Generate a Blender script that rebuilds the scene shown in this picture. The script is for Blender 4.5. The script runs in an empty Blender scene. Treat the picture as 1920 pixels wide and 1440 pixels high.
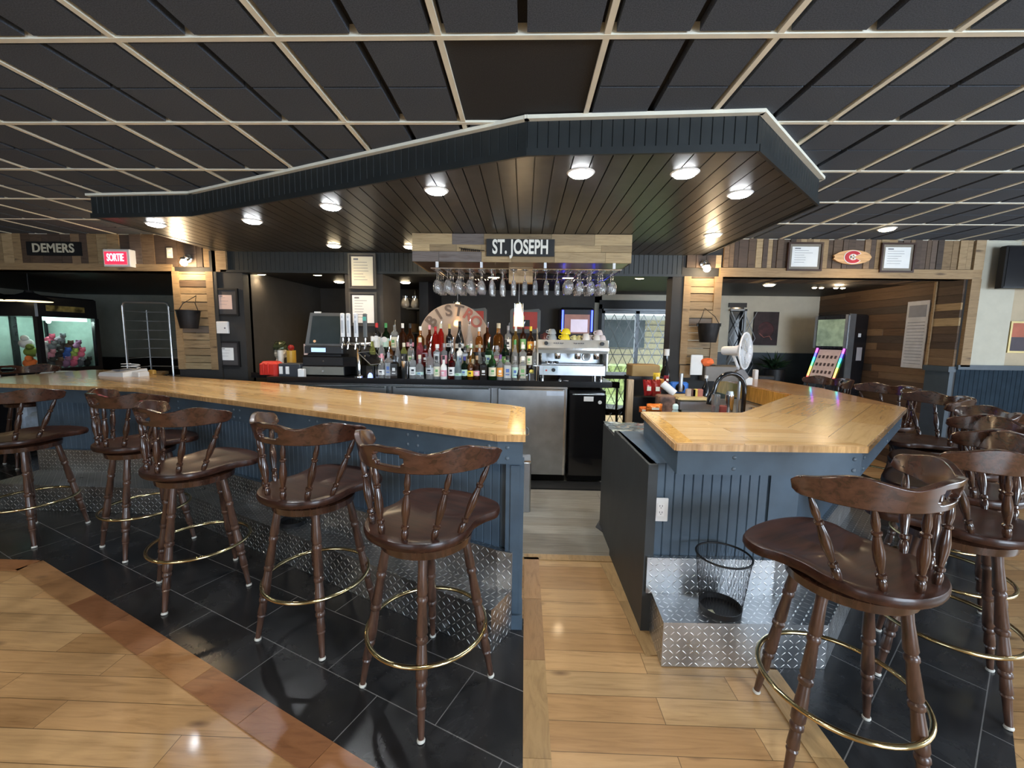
import bpy, math, random
from mathutils import Vector, Matrix
from math import sin, cos, pi, radians as RD
random.seed(7)
sc = bpy.context.scene
col = sc.collection
# ---------------------------------------------------------------- camera
HC, CZ, WY = 1.55, 2.64, 4.70          # eye height, main ceiling height, plane of the bar's rear header
FOC, PIT, YAW, ROL = 778.77, .11196, -.02924, .01436
_cy, _sy, _cp, _sp, _cr, _sr = cos(YAW), sin(YAW), cos(PIT), sin(PIT), cos(ROL), sin(ROL)
FW = Vector((_sy*_cp, _cy*_cp, -_sp)); _R = Vector((_cy, -_sy, 0)); _U = _R.cross(FW)
RT = _R*_cr + _U*_sr; UP = _U*_cr - _R*_sr
cam_d = bpy.data.cameras.new('camera'); cam = bpy.data.objects.new('camera', cam_d); col.objects.link(cam)
cam_d.sensor_width = 36; cam_d.lens = FOC/1920*36; cam_d.clip_start = .05
cam.matrix_world = Matrix(((RT.x, UP.x, -FW.x, 0), (RT.y, UP.y, -FW.y, 0), (RT.z, UP.z, -FW.z, HC), (0, 0, 0, 1)))
sc.camera = cam
def on_y(px, py, Y):
    """point of the plane Y = const that a reading of the photograph falls on"""
    d = FW*FOC + RT*(px-960) + UP*(720-py); t = Y/d.y
    return Vector((d.x*t, Y, HC+d.z*t))
def on_z(px, py, z):
    d = FW*FOC + RT*(px-960) + UP*(720-py); t = (z-HC)/d.z
    return Vector((d.x*t, d.y*t, z))
# ---------------------------------------------------------------- light
vs = sc.view_settings; vs.view_transform = 'Standard'; vs.look = 'None'; vs.gamma = 1; vs.use_curve_mapping = False
vs.exposure = 0.45
w = bpy.data.worlds.new('sky'); sc.world = w; w.use_nodes = True
wn = w.node_tree.nodes; wn['Background'].inputs[0].default_value = (.72, .86, 1, 1); wn['Background'].inputs[1].default_value = 3.0
def light(kind, name, loc, power, color, rot=(0, 0, 0), size=.1, size_y=None, spot=None, blend=.6):
    d = bpy.data.lights.new(name, kind); d.energy = power; d.color = color
    if kind == 'AREA':
        d.size = size
        if size_y: d.shape = 'RECTANGLE'; d.size_y = size_y
    else: d.shadow_soft_size = size
    if kind == 'SPOT': d.spot_size = RD(spot); d.spot_blend = blend
    o = bpy.data.objects.new(name, d); o.location = loc; o.rotation_euler = rot; col.objects.link(o); return o
COOL, WARM, DAY = (.93, .97, 1), (1, .74, .45), (.70, .84, 1)
# daylight falling in through the dining room's windows (the openings are built below)
light('AREA', 'window_daylight', (3.9, -3.9, 1.55), 320, DAY, (RD(-90), 0, RD(180)), 3.4, 1.5)
light('AREA', 'window_daylight', (-3.2, -3.9, 1.55), 35, DAY, (RD(-90), 0, RD(180)), 3.0, 1.5)
light('AREA', 'window_daylight', (7.4, .6, 1.55), 105, DAY, (RD(-90), 0, RD(-90)), 3.6, 1.5)
for x, y, p in ((-2.4, -.6, 75), (2.0, -1.2, 45), (-5.4, .9, 60), (-.3, .2, 60), (4.6, 1.6, 40)):
    light('SPOT', 'dining_room_downlight', (x, y, CZ-.03), p, (1, .87, .70), size=.07, spot=150)  # unseen spots without fixtures, added for warm light on this side
# ---------------------------------------------------------------- materials
def nm(name):
    m = bpy.data.materials.new(name); m.use_nodes = True
    nt = m.node_tree; return m, nt, nt.nodes['Principled BSDF']
def N(nt, t, **k):
    n = nt.nodes.new('ShaderNode'+t)
    for a, b in k.items(): setattr(n, a, b)
    return n
def math_(nt, op, a, b=None, c=None):
    n = N(nt, 'Math', operation=op)
    for i, v in enumerate((a, b, c)):
        if v is None: continue
        if isinstance(v, (int, float)): n.inputs[i].default_value = v
        else: nt.links.new(v, n.inputs[i])
    return n.outputs[0]
def ramp(nt, fac, stops, interp='LINEAR'):
    n = N(nt, 'ValToRGB'); cr = n.color_ramp; cr.interpolation = interp
    while len(cr.elements) < len(stops): cr.elements.new(.5)
    for e, (p, c) in zip(cr.elements, stops): e.position = p; e.color = (*c, 1) if len(c) == 3 else c
    nt.links.new(fac, n.inputs[0]); return n.outputs[0]
def mixc(nt, fac, a, b, mode='MIX'):
    n = N(nt, 'Mix', data_type='RGBA', blend_type=mode)
    for s, v in ((0, fac), (6, a), (7, b)):
        if isinstance(v, (int, float)): n.inputs[s].default_value = v
        elif isinstance(v, tuple): n.inputs[s].default_value = (*v, 1)
        else: nt.links.new(v, n.inputs[s])
    return n.outputs[2]
def bump(nt, b, h, strength=.3, dist=.01):
    n = N(nt, 'Bump'); n.inputs['Strength'].default_value = strength; n.inputs['Distance'].default_value = dist
    nt.links.new(h, n.inputs['Height']); nt.links.new(n.outputs[0], b.inputs['Normal'])
def noise(nt, vec, scale, detail=3, rough=.5, dist=0):
    n = N(nt, 'TexNoise'); n.inputs['Scale'].default_value = scale; n.inputs['Detail'].default_value = detail
    n.inputs['Roughness'].default_value = rough; n.inputs['Distortion'].default_value = dist
    if vec is not None: nt.links.new(vec, n.inputs['Vector'])
    return n.outputs['Fac']
def mapping(nt, src, scale=(1, 1, 1), rot=0, loc=(0, 0, 0)):
    n = N(nt, 'Mapping'); n.inputs['Scale'].default_value = scale; n.inputs['Rotation'].default_value = (0, 0, rot)
    n.inputs['Location'].default_value = loc; nt.links.new(src, n.inputs['Vector']); return n.outputs[0]
_pc = {}
def plain(name, c, rough=.5, metal=0, coat=0, var=.08, emit=None, es=1, trans=0, ior=1.45, alpha=1, spec=.5):
    if name in _pc: return _pc[name]
    m, nt, b = nm(name); b.inputs['Roughness'].default_value = rough; b.inputs['Metallic'].default_value = metal
    b.inputs['Coat Weight'].default_value = coat; b.inputs['Transmission Weight'].default_value = trans
    b.inputs['IOR'].default_value = ior; b.inputs['Alpha'].default_value = alpha; b.inputs['Specular IOR Level'].default_value = spec
    if var and not trans:
        tc = N(nt, 'TexCoord'); f = noise(nt, tc.outputs['Object'], 9, 4)
        lo = tuple(max(0, v*(1-var)) for v in c); hi = tuple(min(1, v*(1+var)) for v in c)
        nt.links.new(ramp(nt, f, ((.35, lo), (.65, hi))), b.inputs['Base Color'])
    else: b.inputs['Base Color'].default_value = (*c, 1)
    if emit: b.inputs['Emission Color'].default_value = (*emit, 1); b.inputs['Emission Strength'].default_value = es
    _pc[name] = m; return m
def stained(name, c1, c2, rough=.22, coat=.5, scale=1, axis='z'):
    """turned and stained hardwood: grain along the local z axis"""
    m, nt, b = nm(name); tc = N(nt, 'TexCoord')
    s = {'z': (26, 26, 3), 'x': (3, 26, 26), 'y': (26, 3, 26)}[axis]
    v = mapping(nt, tc.outputs['Object'], tuple(q*scale for q in s))
    f = noise(nt, v, 1.6, 6, .6, .6)
    c = ramp(nt, f, ((.3, c1), (.52, c2), (.7, tuple(x*1.35 for x in c2))))
    nt.links.new(c, b.inputs['Base Color']); b.inputs['Roughness'].default_value = rough
    b.inputs['Coat Weight'].default_value = coat; b.inputs['Coat Roughness'].default_value = .12
    bump(nt, b, f, .08, .002); return m
def planks(name, stops, length, width, rot=0, rough=.35, coat=.2, gap=.0015, knots=.3, grain=.5, uv='UV', gapc=None, bmp=.15, off=.37):
    m, nt, b = nm(name); tc = N(nt, 'TexCoord')
    v = mapping(nt, tc.outputs[uv], rot=rot)
    br = N(nt, 'TexBrick'); nt.links.new(v, br.inputs['Vector']); br.offset = off; br.offset_frequency = 2
    br.inputs['Color1'].default_value = (0, 0, 0, 1); br.inputs['Color2'].default_value = (1, 1, 1, 1); br.inputs['Mortar'].default_value = (.5, .5, .5, 1)
    br.inputs['Scale'].default_value = 1; br.inputs['Mortar Size'].default_value = gap; br.inputs['Mortar Smooth'].default_value = .1
    br.inputs['Brick Width'].default_value = length; br.inputs['Row Height'].default_value = width
    sp = N(nt, 'SeparateColor'); nt.links.new(br.outputs['Color'], sp.inputs[0]); rnd = sp.outputs[0]
    base = ramp(nt, rnd, stops)
    cb = N(nt, 'CombineXYZ'); nt.links.new(math_(nt, 'MULTIPLY', rnd, 13.7), cb.inputs[2])
    va = N(nt, 'VectorMath', operation='ADD'); nt.links.new(mapping(nt, v, (1.4, 16, 1)), va.inputs[0]); nt.links.new(cb.outputs[0], va.inputs[1])
    g = noise(nt, va.outputs[0], 2.1, 7, .62, 1.1)
    gr = ramp(nt, g, ((.28, (.42, .36, .30)), (.46, (.82, .8, .78)), (.6, (1, 1, 1)), (.8, (1.0, .95, .88))))
    c = mixc(nt, grain, base, gr, 'MULTIPLY')
    va2 = N(nt, 'VectorMath', operation='ADD'); nt.links.new(mapping(nt, v, (1.0, 2.6, 1)), va2.inputs[0]); nt.links.new(cb.outputs[0], va2.inputs[1])
    vo = N(nt, 'TexVoronoi'); vo.inputs['Scale'].default_value = 2.3; nt.links.new(va2.outputs[0], vo.inputs['Vector'])
    kn = ramp(nt, vo.outputs['Distance'], ((.03, (1, 1, 1)), (.13, (0, 0, 0))))
    ks = N(nt, 'SeparateColor'); nt.links.new(kn, ks.inputs[0])
    c = mixc(nt, math_(nt, 'MULTIPLY', ks.outputs[0], knots), c, (.10, .045, .02))
    c = mixc(nt, br.outputs['Fac'], c, gapc or tuple(x*.35 for x in stops[0][1]))
    nt.links.new(c, b.inputs['Base Color']); b.inputs['Roughness'].default_value = rough
    b.inputs['Coat Weight'].default_value = coat; b.inputs['Coat Roughness'].default_value = .08
    bump(nt, b, math_(nt, 'SUBTRACT', g, br.outputs['Fac']), bmp, .003); return m
def islands(name, stops, rough=.7, grain=.75, sc_=(2, 22, 1), knots=.5):
    """weathered boards: every board of the mesh takes its own tone"""
    m, nt, b = nm(name); tc = N(nt, 'TexCoord'); ge = N(nt, 'NewGeometry'); rnd = ge.outputs['Random Per Island']
    base = mixc(nt, 1.0, ramp(nt, rnd, stops, 'CONSTANT'), ramp(nt, math_(nt, 'FRACT', math_(nt, 'MULTIPLY', rnd, 57.3)), ((0, (.62, .60, .58)), (1, (1, 1, 1)))), 'MULTIPLY')
    cb = N(nt, 'CombineXYZ'); nt.links.new(math_(nt, 'MULTIPLY', rnd, 31.0), cb.inputs[2])
    va = N(nt, 'VectorMath', operation='ADD'); nt.links.new(mapping(nt, tc.outputs['UV'], sc_), va.inputs[0]); nt.links.new(cb.outputs[0], va.inputs[1])
    g = noise(nt, va.outputs[0], 2.2, 7, .65, 1.0)
    gr = ramp(nt, g, ((.28, (.40, .36, .32)), (.48, (.85, .83, .8)), (.62, (1, 1, 1))))
    c = mixc(nt, grain, base, gr, 'MULTIPLY')
    va2 = N(nt, 'VectorMath', operation='ADD'); nt.links.new(mapping(nt, tc.outputs['UV'], (sc_[0]*.6, sc_[1]*.25, 1)), va2.inputs[0]); nt.links.new(cb.outputs[0], va2.inputs[1])
    vo = N(nt, 'TexVoronoi'); vo.inputs['Scale'].default_value = 1.6; nt.links.new(va2.outputs[0], vo.inputs['Vector'])
    kn = N(nt, 'SeparateColor'); nt.links.new(ramp(nt, vo.outputs['Distance'], ((.04, (1, 1, 1)), (.15, (0, 0, 0)))), kn.inputs[0])
    c = mixc(nt, math_(nt, 'MULTIPLY', kn.outputs[0], knots), c, (.06, .035, .02))
    nt.links.new(c, b.inputs['Base Color']); b.inputs['Roughness'].default_value = rough
    bump(nt, b, g, .25, .004); return m
def tread_plate():
    m, nt, b = nm('aluminium_tread_plate'); tc = N(nt, 'TexCoord')
    sx = N(nt, 'SeparateXYZ'); nt.links.new(mapping(nt, tc.outputs['UV'], (32, 32, 1), RD(0)), sx.inputs[0])
    x, y = sx.outputs[0], sx.outputs[1]
    fx = math_(nt, 'SUBTRACT', math_(nt, 'FRACT', x), .5); fy = math_(nt, 'SUBTRACT', math_(nt, 'FRACT', y), .5)
    par = math_(nt, 'PINGPONG', math_(nt, 'ADD', math_(nt, 'FLOOR', x), math_(nt, 'FLOOR', y)), 1)
    s = math_(nt, 'MULTIPLY_ADD', par, 2, -1)
    u = math_(nt, 'MULTIPLY', math_(nt, 'ADD', fx, math_(nt, 'MULTIPLY', s, fy)), .7071)
    v = math_(nt, 'MULTIPLY', math_(nt, 'SUBTRACT', fy, math_(nt, 'MULTIPLY', s, fx)), .7071)
    d = math_(nt, 'ADD', math_(nt, 'POWER', math_(nt, 'ABSOLUTE', math_(nt, 'DIVIDE', u, .46)), 2), math_(nt, 'POWER', math_(nt, 'ABSOLUTE', math_(nt, 'DIVIDE', v, .10)), 2))
    h = math_(nt, 'MAXIMUM', math_(nt, 'SUBTRACT', 1, d), 0)
    b.inputs['Metallic'].default_value = 1
    f = noise(nt, tc.outputs['Object'], 5, 4)
    nt.links.new(mixc(nt, math_(nt, 'MINIMUM', math_(nt, 'MULTIPLY', h, 2), 1), ramp(nt, f, ((.3, (.40, .41, .42)), (.7, (.60, .61, .62)))), (.92, .92, .92)), b.inputs['Base Color'])
    nt.links.new(math_(nt, 'MULTIPLY_ADD', f, .25, .2), b.inputs['Roughness'])
    bump(nt, b, math_(nt, 'POWER', h, .5), .9, .004); return m
def tiles(name, c, rot, size=.61):
    m, nt, b = nm(name); tc = N(nt, 'TexCoord'); v = mapping(nt, tc.outputs['UV'], rot=rot)
    br = N(nt, 'TexBrick'); nt.links.new(v, br.inputs['Vector']); br.offset = .5
    for i, q in (('Scale', 1), ('Mortar Size', .0022), ('Mortar Smooth', .2), ('Brick Width', size), ('Row Height', size*.5)): br.inputs[i].default_value = q
    f = noise(nt, tc.outputs['UV'], 3.5, 7, .65, .6)
    c1 = ramp(nt, f, ((.3, tuple(x*.7 for x in c)), (.7, tuple(x*1.4 for x in c))))
    nt.links.new(mixc(nt, br.outputs['Fac'], c1, (.16, .16, .16)), b.inputs['Base Color'])
    nt.links.new(math_(nt, 'MULTIPLY_ADD', f, .3, .10), b.inputs['Roughness'])
    bump(nt, b, math_(nt, 'SUBTRACT', math_(nt, 'MULTIPLY', f, .4), br.outputs['Fac']), .15, .003); return m
def speckle(name, c, rough=.9, amt=.35, scale=220, bs=.4):
    m, nt, b = nm(name); tc = N(nt, 'TexCoord'); f = noise(nt, tc.outputs['Object'], scale, 3, .7); g = noise(nt, tc.outputs['Object'], 1.3, 3)
    c1 = ramp(nt, f, ((.35, tuple(x*(1-amt) for x in c)), (.65, tuple(x*(1+amt) for x in c))))
    nt.links.new(mixc(nt, .35, c1, ramp(nt, g, ((.3, (.6, .6, .6)), (.7, (1, 1, 1)))), 'MULTIPLY'), b.inputs['Base Color'])
    b.inputs['Roughness'].default_value = rough; bump(nt, b, f, bs, .002); return m
M = dict(
 stool=stained('dark_stained_hardwood', (.014, .006, .004), (.045, .018, .010)),
 stool_seat=stained('dark_stained_seat', (.012, .0048, .003), (.036, .013, .0075), .36, .15, 1, 'x'),
 brass=plain('worn_brass', (.62, .50, .27), .18, 1),
 chrome=plain('chrome', (.75, .76, .78), .12, 1), steel=plain('brushed_steel', (.50, .53, .56), .38, 1), steel_dull=plain('dull_steel', (.36, .37, .38), .42, 1),
 floor=planks('oak_laminate', ((0, (.40, .225, .095)), (.35, (.50, .295, .13)), (.7, (.55, .35, .165)), (1, (.42, .265, .125))), .95, .128, 0, .30, .15, knots=.75, grain=.6),
 border=planks('oak_border', ((0, (.42, .19, .075)), (.5, (.50, .24, .10)), (1, (.36, .15, .06))), .42, .5, 0, .3, .2, knots=.8, grain=.7, off=0),
 vinyl=planks('grey_vinyl_plank', ((0, (.22, .20, .165)), (.5, (.31, .29, .245)), (1, (.26, .245, .21))), 1.2, .15, 0, .45, 0, knots=.1, grain=.65),
 tileL=tiles('black_slate_tile', (.016, .016, .017), RD(24.3)), tileR=tiles('black_slate_tile_grey', (.022, .024, .027), RD(-40)),
 bartop=planks('varnished_maple_left', ((0, (.50, .27, .09)), (.3, (.62, .37, .14)), (.65, (.70, .45, .20)), (1, (.55, .31, .11))), 1.1, .095, RD(24.4), .26, .4, knots=.2, grain=.5, gap=.0010),
 bartopX=planks('varnished_maple_straight', ((0, (.50, .27, .09)), (.3, (.62, .37, .14)), (.65, (.70, .45, .20)), (1, (.55, .31, .11))), 1.1, .095, 0, .26, .4, knots=.2, grain=.5, gap=.0010),
 bartopR=planks('varnished_maple_diagonal', ((0, (.50, .27, .09)), (.3, (.62, .37, .14)), (.65, (.70, .45, .20)), (1, (.55, .31, .11))), .8, .20, RD(-45), .26, .4, knots=.08, grain=.45, gap=.0015),
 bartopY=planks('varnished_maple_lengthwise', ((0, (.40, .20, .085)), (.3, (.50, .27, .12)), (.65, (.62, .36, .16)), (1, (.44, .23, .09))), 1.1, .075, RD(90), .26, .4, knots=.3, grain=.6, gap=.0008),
 trimY=stained('yellow_varnished_pine', (.50, .24, .045), (.68, .36, .08), .2, .6),
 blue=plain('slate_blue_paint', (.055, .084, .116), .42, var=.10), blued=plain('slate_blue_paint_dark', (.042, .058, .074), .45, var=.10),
 plate=tread_plate(), charcoal=plain('charcoal_paint', (.030, .033, .034), .5, var=.1),
 ceil=speckle('black_ceiling_tile', (.066, .080, .104), .95), ceilflat=speckle('flat_black_ceiling_tile', (.024, .023, .023), .95, bs=.1), tee=plain('cream_ceiling_grid', (.80, .78, .66), .5, var=.05),
 soffit=plain('dark_brown_beadboard', (.040, .036, .031), .34, var=.2), fascia=plain('blue_black_beadboard', (.014, .0175, .0185), .5, var=.15),
 black=plain('matte_black', (.008, .008, .009), .5), blackg=plain('gloss_black', (.008, .008, .009), .12, coat=.5), darkwall=plain('charcoal_wall', (.030, .029, .028), .7), browngrey=plain('brown_grey_wall', (.045, .040, .035), .7),
 cream=plain('cream_plaster', (.50, .47, .38), .85, var=.04), tan=plain('tan_plaster', (.47, .38, .26), .85, var=.04), greywall=plain('grey_green_wall', (.24, .25, .21), .85, var=.05),
 pallet=islands('pallet_wood', ((0, (.36, .24, .12)), (.14, (.12, .075, .045)), (.26, (.46, .32, .17)), (.38, (.075, .05, .035)), (.5, (.28, .18, .10)), (.62, (.16, .11, .08)), (.74, (.48, .35, .19)), (.86, (.10, .065, .045))), .7, .9, (2, 22, 1), .7),
 palletL=islands('light_pallet_wood', ((0, (.44, .31, .17)), (.25, (.34, .24, .13)), (.40, (.14, .09, .055)), (.52, (.48, .36, .2)), (.72, (.17, .13, .10)), (.84, (.40, .28, .15))), .7, .85, (2, 22, 1), .6),
 pine=islands('pale_pine_board', ((0, (.52, .37, .20)), (.4, (.46, .31, .16)), (.7, (.56, .41, .24))), knots=.8),
 palletD=islands('brown_wall_boards', ((0, (.15, .085, .045)), (.2, (.20, .12, .065)), (.35, (.10, .06, .035)), (.5, (.17, .11, .07)), (.65, (.07, .05, .038)), (.8, (.22, .14, .08)), (.9, (.12, .07, .04)))),
 boxwood=islands('grey_brown_box_boards', ((0, (.50, .37, .20)), (.25, (.42, .31, .17)), (.42, (.24, .21, .20)), (.55, (.56, .42, .23)), (.8, (.34, .25, .14)))),
 white=plain('white_plastic', (.75, .75, .74), .4, var=.03), paper=plain('white_paper', (.78, .78, .76), .8, var=.03), cert=plain('cream_paper', (.70, .66, .52), .8, var=.03),
 pink=plain('pale_pink_paper', (.72, .52, .45), .8, var=.04), ink=plain('grey_ink', (.18, .18, .2), .8), red=plain('red_plastic', (.55, .03, .02), .35), glass=plain('clear_glass', (1, 1, 1), .0, trans=1, var=0),
 iron=plain('rusty_black_iron', (.022, .020, .020), .5, .6, var=.3), rubber=plain('black_rubber', (.012, .012, .012), .8),
 lamp=plain('lamp_white', (1, 1, 1), .5, emit=(.95, .98, 1), es=45, var=0), lampw=plain('lamp_warm', (1, .9, .7), .5, emit=(1, .80, .50), es=30, var=0),
)
M['stool_seat'].node_tree.nodes['Principled BSDF'].inputs['Specular IOR Level'].default_value = .28
# ---------------------------------------------------------------- mesh helpers
def chain(o):
    m = Matrix.Identity(4)
    while o: m = o.matrix_basis @ m; o = o.parent
    return m
class MB:
    def __init__(s): s.v = []; s.f = []; s.mi = []
    def add(s, vs_, fs, mi=0):
        n = len(s.v); s.v += [Vector(q) for q in vs_]; s.f += [tuple(n+i for i in f) for f in fs]; s.mi += [mi]*len(fs); return s
    def box(s, x0, x1, y0, y1, z0, z1, mi=0):
        return s.add([(x0, y0, z0), (x1, y0, z0), (x1, y1, z0), (x0, y1, z0), (x0, y0, z1), (x1, y0, z1), (x1, y1, z1), (x0, y1, z1)],
            [(3, 2, 1, 0), (4, 5, 6, 7), (0, 1, 5, 4), (1, 2, 6, 5), (2, 3, 7, 6), (3, 0, 4, 7)], mi)
    def obox(s, c, size, rz=0, rx=0, ry=0, mi=0):
        t = Matrix.Rotation(rz, 3, 'Z') @ Matrix.Rotation(ry, 3, 'Y') @ Matrix.Rotation(rx, 3, 'X'); a, b, d = (q/2 for q in size)
        p = [t @ Vector(q) + Vector(c) for q in ((-a, -b, -d), (a, -b, -d), (a, b, -d), (-a, b, -d), (-a, -b, d), (a, -b, d), (a, b, d), (-a, b, d))]
        return s.add(p, [(3, 2, 1, 0), (4, 5, 6, 7), (0, 1, 5, 4), (1, 2, 6, 5), (2, 3, 7, 6), (3, 0, 4, 7)], mi)
    def cbox(s, x0, x1, y0, y1, z0, z1, c=.01, mi=0):
        """box with chamfered vertical and top edges"""
        pl = [(x0+c, y0), (x1-c, y0), (x1, y0+c), (x1, y1-c), (x1-c, y1), (x0+c, y1), (x0, y1-c), (x0, y0+c)]
        mx, my = (x0+x1)/2, (y0+y1)/2; kx = 1-2*c/(x1-x0); ky = 1-2*c/(y1-y0)
        top = [(mx+(x-mx)*kx, my+(y-my)*ky, z1) for x, y in pl]; v = [(x, y, z0) for x, y in pl] + [(x, y, z1-c) for x, y in pl] + top
        f = [tuple(reversed(range(8))), tuple(range(16, 24))] + [(r*8+i, r*8+(i+1) % 8, r*8+8+(i+1) % 8, r*8+8+i) for r in (0, 1) for i in range(8)]
        return s.add(v, f, mi)
    def prism(s, pl, z0, z1, mi=0):
        n = len(pl); A = sum(pl[i][0]*pl[(i+1) % n][1]-pl[(i+1) % n][0]*pl[i][1] for i in range(n))
        if A < 0: pl = pl[::-1]
        return s.add([(x, y, z0) for x, y in pl] + [(x, y, z1) for x, y in pl],
            [tuple(reversed(range(n))), tuple(range(n, 2*n))] + [(i, (i+1) % n, n+(i+1) % n, n+i) for i in range(n)], mi)
    def ring(s, c, ax, r, seg):
        ax = Vector(ax).normalized(); u = ax.orthogonal().normalized(); w_ = ax.cross(u)
        return [Vector(c)+u*(r*cos(2*pi*k/seg))+w_*(r*sin(2*pi*k/seg)) for k in range(seg)]
    def lathe(s, p0, p1, prof, seg=16, mi=0, caps=True):
        """profile (t along p0->p1, radius)"""
        p0, p1 = Vector(p0), Vector(p1); ax = p1-p0; v = []
        for t, r in prof: v += s.ring(p0+ax*t, ax, max(r, 1e-4), seg)
        f = [(k*seg+i, k*seg+(i+1) % seg, (k+1)*seg+(i+1) % seg, (k+1)*seg+i) for k in range(len(prof)-1) for i in range(seg)]
        if caps: f += [tuple(reversed(range(seg))), tuple(range((len(prof)-1)*seg, len(prof)*seg))]
        return s.add(v, f, mi)
    def cyl(s, p0, p1, r, seg=14, mi=0): return s.lathe(p0, p1, [(0, r), (1, r)], seg, mi)
    def tube(s, pts, r, seg=8, closed=False, mi=0):
        pts = [Vector(p) for p in pts]; n = len(pts); v = []; u = None
        for i, p in enumerate(pts):
            a = pts[(i-1) % n] if (closed or i > 0) else p; b = pts[(i+1) % n] if (closed or i < n-1) else p
            d = (b-a).normalized(); u = d.orthogonal().normalized() if u is None else (u-d*u.dot(d)).normalized(); w_ = d.cross(u)
            v += [p+u*(r*cos(2*pi*k/seg))+w_*(r*sin(2*pi*k/seg)) for k in range(seg)]
        f = [(k*seg+i, k*seg+(i+1) % seg, ((k+1) % n)*seg+(i+1) % seg, ((k+1) % n)*seg+i) for k in range(n if closed else n-1) for i in range(seg)]
        if not closed: f += [tuple(reversed(range(seg))), tuple(range((n-1)*seg, n*seg))]
        return s.add(v, f, mi)
    def blob(s, c, r, seg=12, rings=7, jit=0, mi=0):
        rx, ry, rz = r if isinstance(r, tuple) else (r, r, r); v = [(c[0], c[1], c[2]-rz)]
        for j in range(1, rings):
            a = -pi/2+pi*j/rings
            for i in range(seg):
                q = 1+random.uniform(-jit, jit); v.append((c[0]+rx*q*cos(a)*cos(2*pi*i/seg), c[1]+ry*q*cos(a)*sin(2*pi*i/seg), c[2]+rz*q*sin(a)))
        v.append((c[0], c[1], c[2]+rz)); L = len(v)-1
        f = [(0, 1+(i+1) % seg, 1+i) for i in range(seg)] + [(1+(j*seg)+i, 1+(j*seg)+(i+1) % seg, 1+(j+1)*seg+(i+1) % seg, 1+(j+1)*seg+i) for j in range(rings-2) for i in range(seg)]
        f += [(1+(rings-2)*seg+i, 1+(rings-2)*seg+(i+1) % seg, L) for i in range(seg)]
        return s.add(v, f, mi)
    def build(s, name, mat, parent=None, local=False, smooth=False, kind=None, label=None, uvrot=0):
        """vertices in world metres unless local=True (then in the parent's own frame)"""
        me = bpy.data.meshes.new(name); inv = Matrix.Identity(4); org = None; vv = s.v
        uv = []
        for f in s.f:
            a = Vector((0, 0, 0)); q = [vv[i] for i in f]
            for i in range(len(q)): a += q[i].cross(q[(i+1) % len(q)])
            nrm = a.normalized() if a.length > 0 else Vector((0, 0, 1))
            if abs(nrm.z) > .75: uv += [(p.x, p.y) for p in q]
            else:
                t = Vector((0, 0, 1)).cross(nrm); t = t.normalized() if t.length > 1e-6 else Vector((1, 0, 0))
                t = t if abs(t.x) < 1e-6 or t.x > 0 else -t
                uv += [(p.dot(t), p.z) for p in q]
        if parent is not None and not local: inv = chain(parent).inverted()
        elif parent is None:
            xs = [p.x for p in vv]; ys = [p.y for p in vv]; org = Vector(((min(xs)+max(xs))/2, (min(ys)+max(ys))/2, min(p.z for p in vv)))
            inv = Matrix.Translation(-org)
        me.from_pydata([inv @ p for p in vv], [], s.f)
        l = me.uv_layers.new(name='UV')
        for i, c in enumerate(uv): l.data[i].uv = c
        for m_ in (mat if isinstance(mat, (list, tuple)) else [mat]): me.materials.append(m_)
        if any(s.mi): me.polygons.foreach_set('material_index', s.mi)
        me.validate(); me.update()
        if smooth:
            me.shade_smooth() if hasattr(me, 'shade_smooth') else None
            try: me.set_sharp_from_angle(angle=RD(38))
            except Exception: pass
        o = bpy.data.objects.new(name, me); col.objects.link(o)
        if parent is not None: o.parent = parent
        else: o.location = org
        if kind: o['kind'] = kind
        if label: o['label'] = label
        return o
def thing(name, label, cat, loc=(0, 0, 0), rz=0, group=None):
    o = bpy.data.objects.new(name, None); o.empty_display_size = .1; col.objects.link(o); o.location = loc; o.rotation_euler = (0, 0, rz)
    o['label'] = label; o['category'] = cat
    if group: o['group'] = group
    return o
def tag(o, label, cat, group=None, kind=None):
    o['label'] = label; o['category'] = cat
    if group: o['group'] = group
    if kind: o['kind'] = kind
    return o
def copy_tree(o, parent=None):
    c = o.copy(); col.objects.link(c); c.parent = parent
    for ch in [x for x in KIDS(o)]: copy_tree(ch, c)
    return c
def KIDS(o): return [x for x in list(col.objects) if x.parent == o]
def text(body, name, mat, parent, loc, size, rot=(RD(90), 0, 0), extr=.003, align='CENTER', shear=0, weight=0, spacing=1, sx=1):
    c = bpy.data.curves.new(name, 'FONT'); c.body = body; c.size = size; c.extrude = extr; c.align_x = align; c.align_y = 'CENTER'; c.offset = weight; c.space_character = spacing; c.shear = shear
    c.materials.append(mat); tmp_ = bpy.data.objects.new(name, c); col.objects.link(tmp_); me_ = bpy.data.meshes.new_from_object(tmp_.evaluated_get(bpy.context.evaluated_depsgraph_get())); bpy.data.objects.remove(tmp_); o = bpy.data.objects.new(name, me_); col.objects.link(o); o.parent = parent
    o.location = chain(parent).inverted() @ Vector(loc) if parent else loc; o.rotation_euler = rot; o.scale = (sx, 1, 1); return o
def beads(mb, p0, p1, z0, z1, pitch=.05, g=.008, d=.006, mi=0):
    """grooved panelling between two plan points, facing to the right of p0->p1"""
    p0, p1 = Vector(p0), Vector(p1); L = (p1-p0).length; t = (p1-p0)/L; n = Vector((t.y, -t.x)); pts = []; k = max(1, round(L/pitch)); st = L/k
    for i in range(k):
        a = i*st
        pts += [(a, 0), (a+st-g, 0), (a+st-g/2, -d)]
    pts.append((L, 0)); v = []
    for a, o in pts: q = p0+t*a+n*o; v += [(q.x, q.y, z0), (q.x, q.y, z1)]
    return mb.add(v, [(2*i, 2*i+2, 2*i+3, 2*i+1) for i in range(len(pts)-1)], mi)
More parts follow.
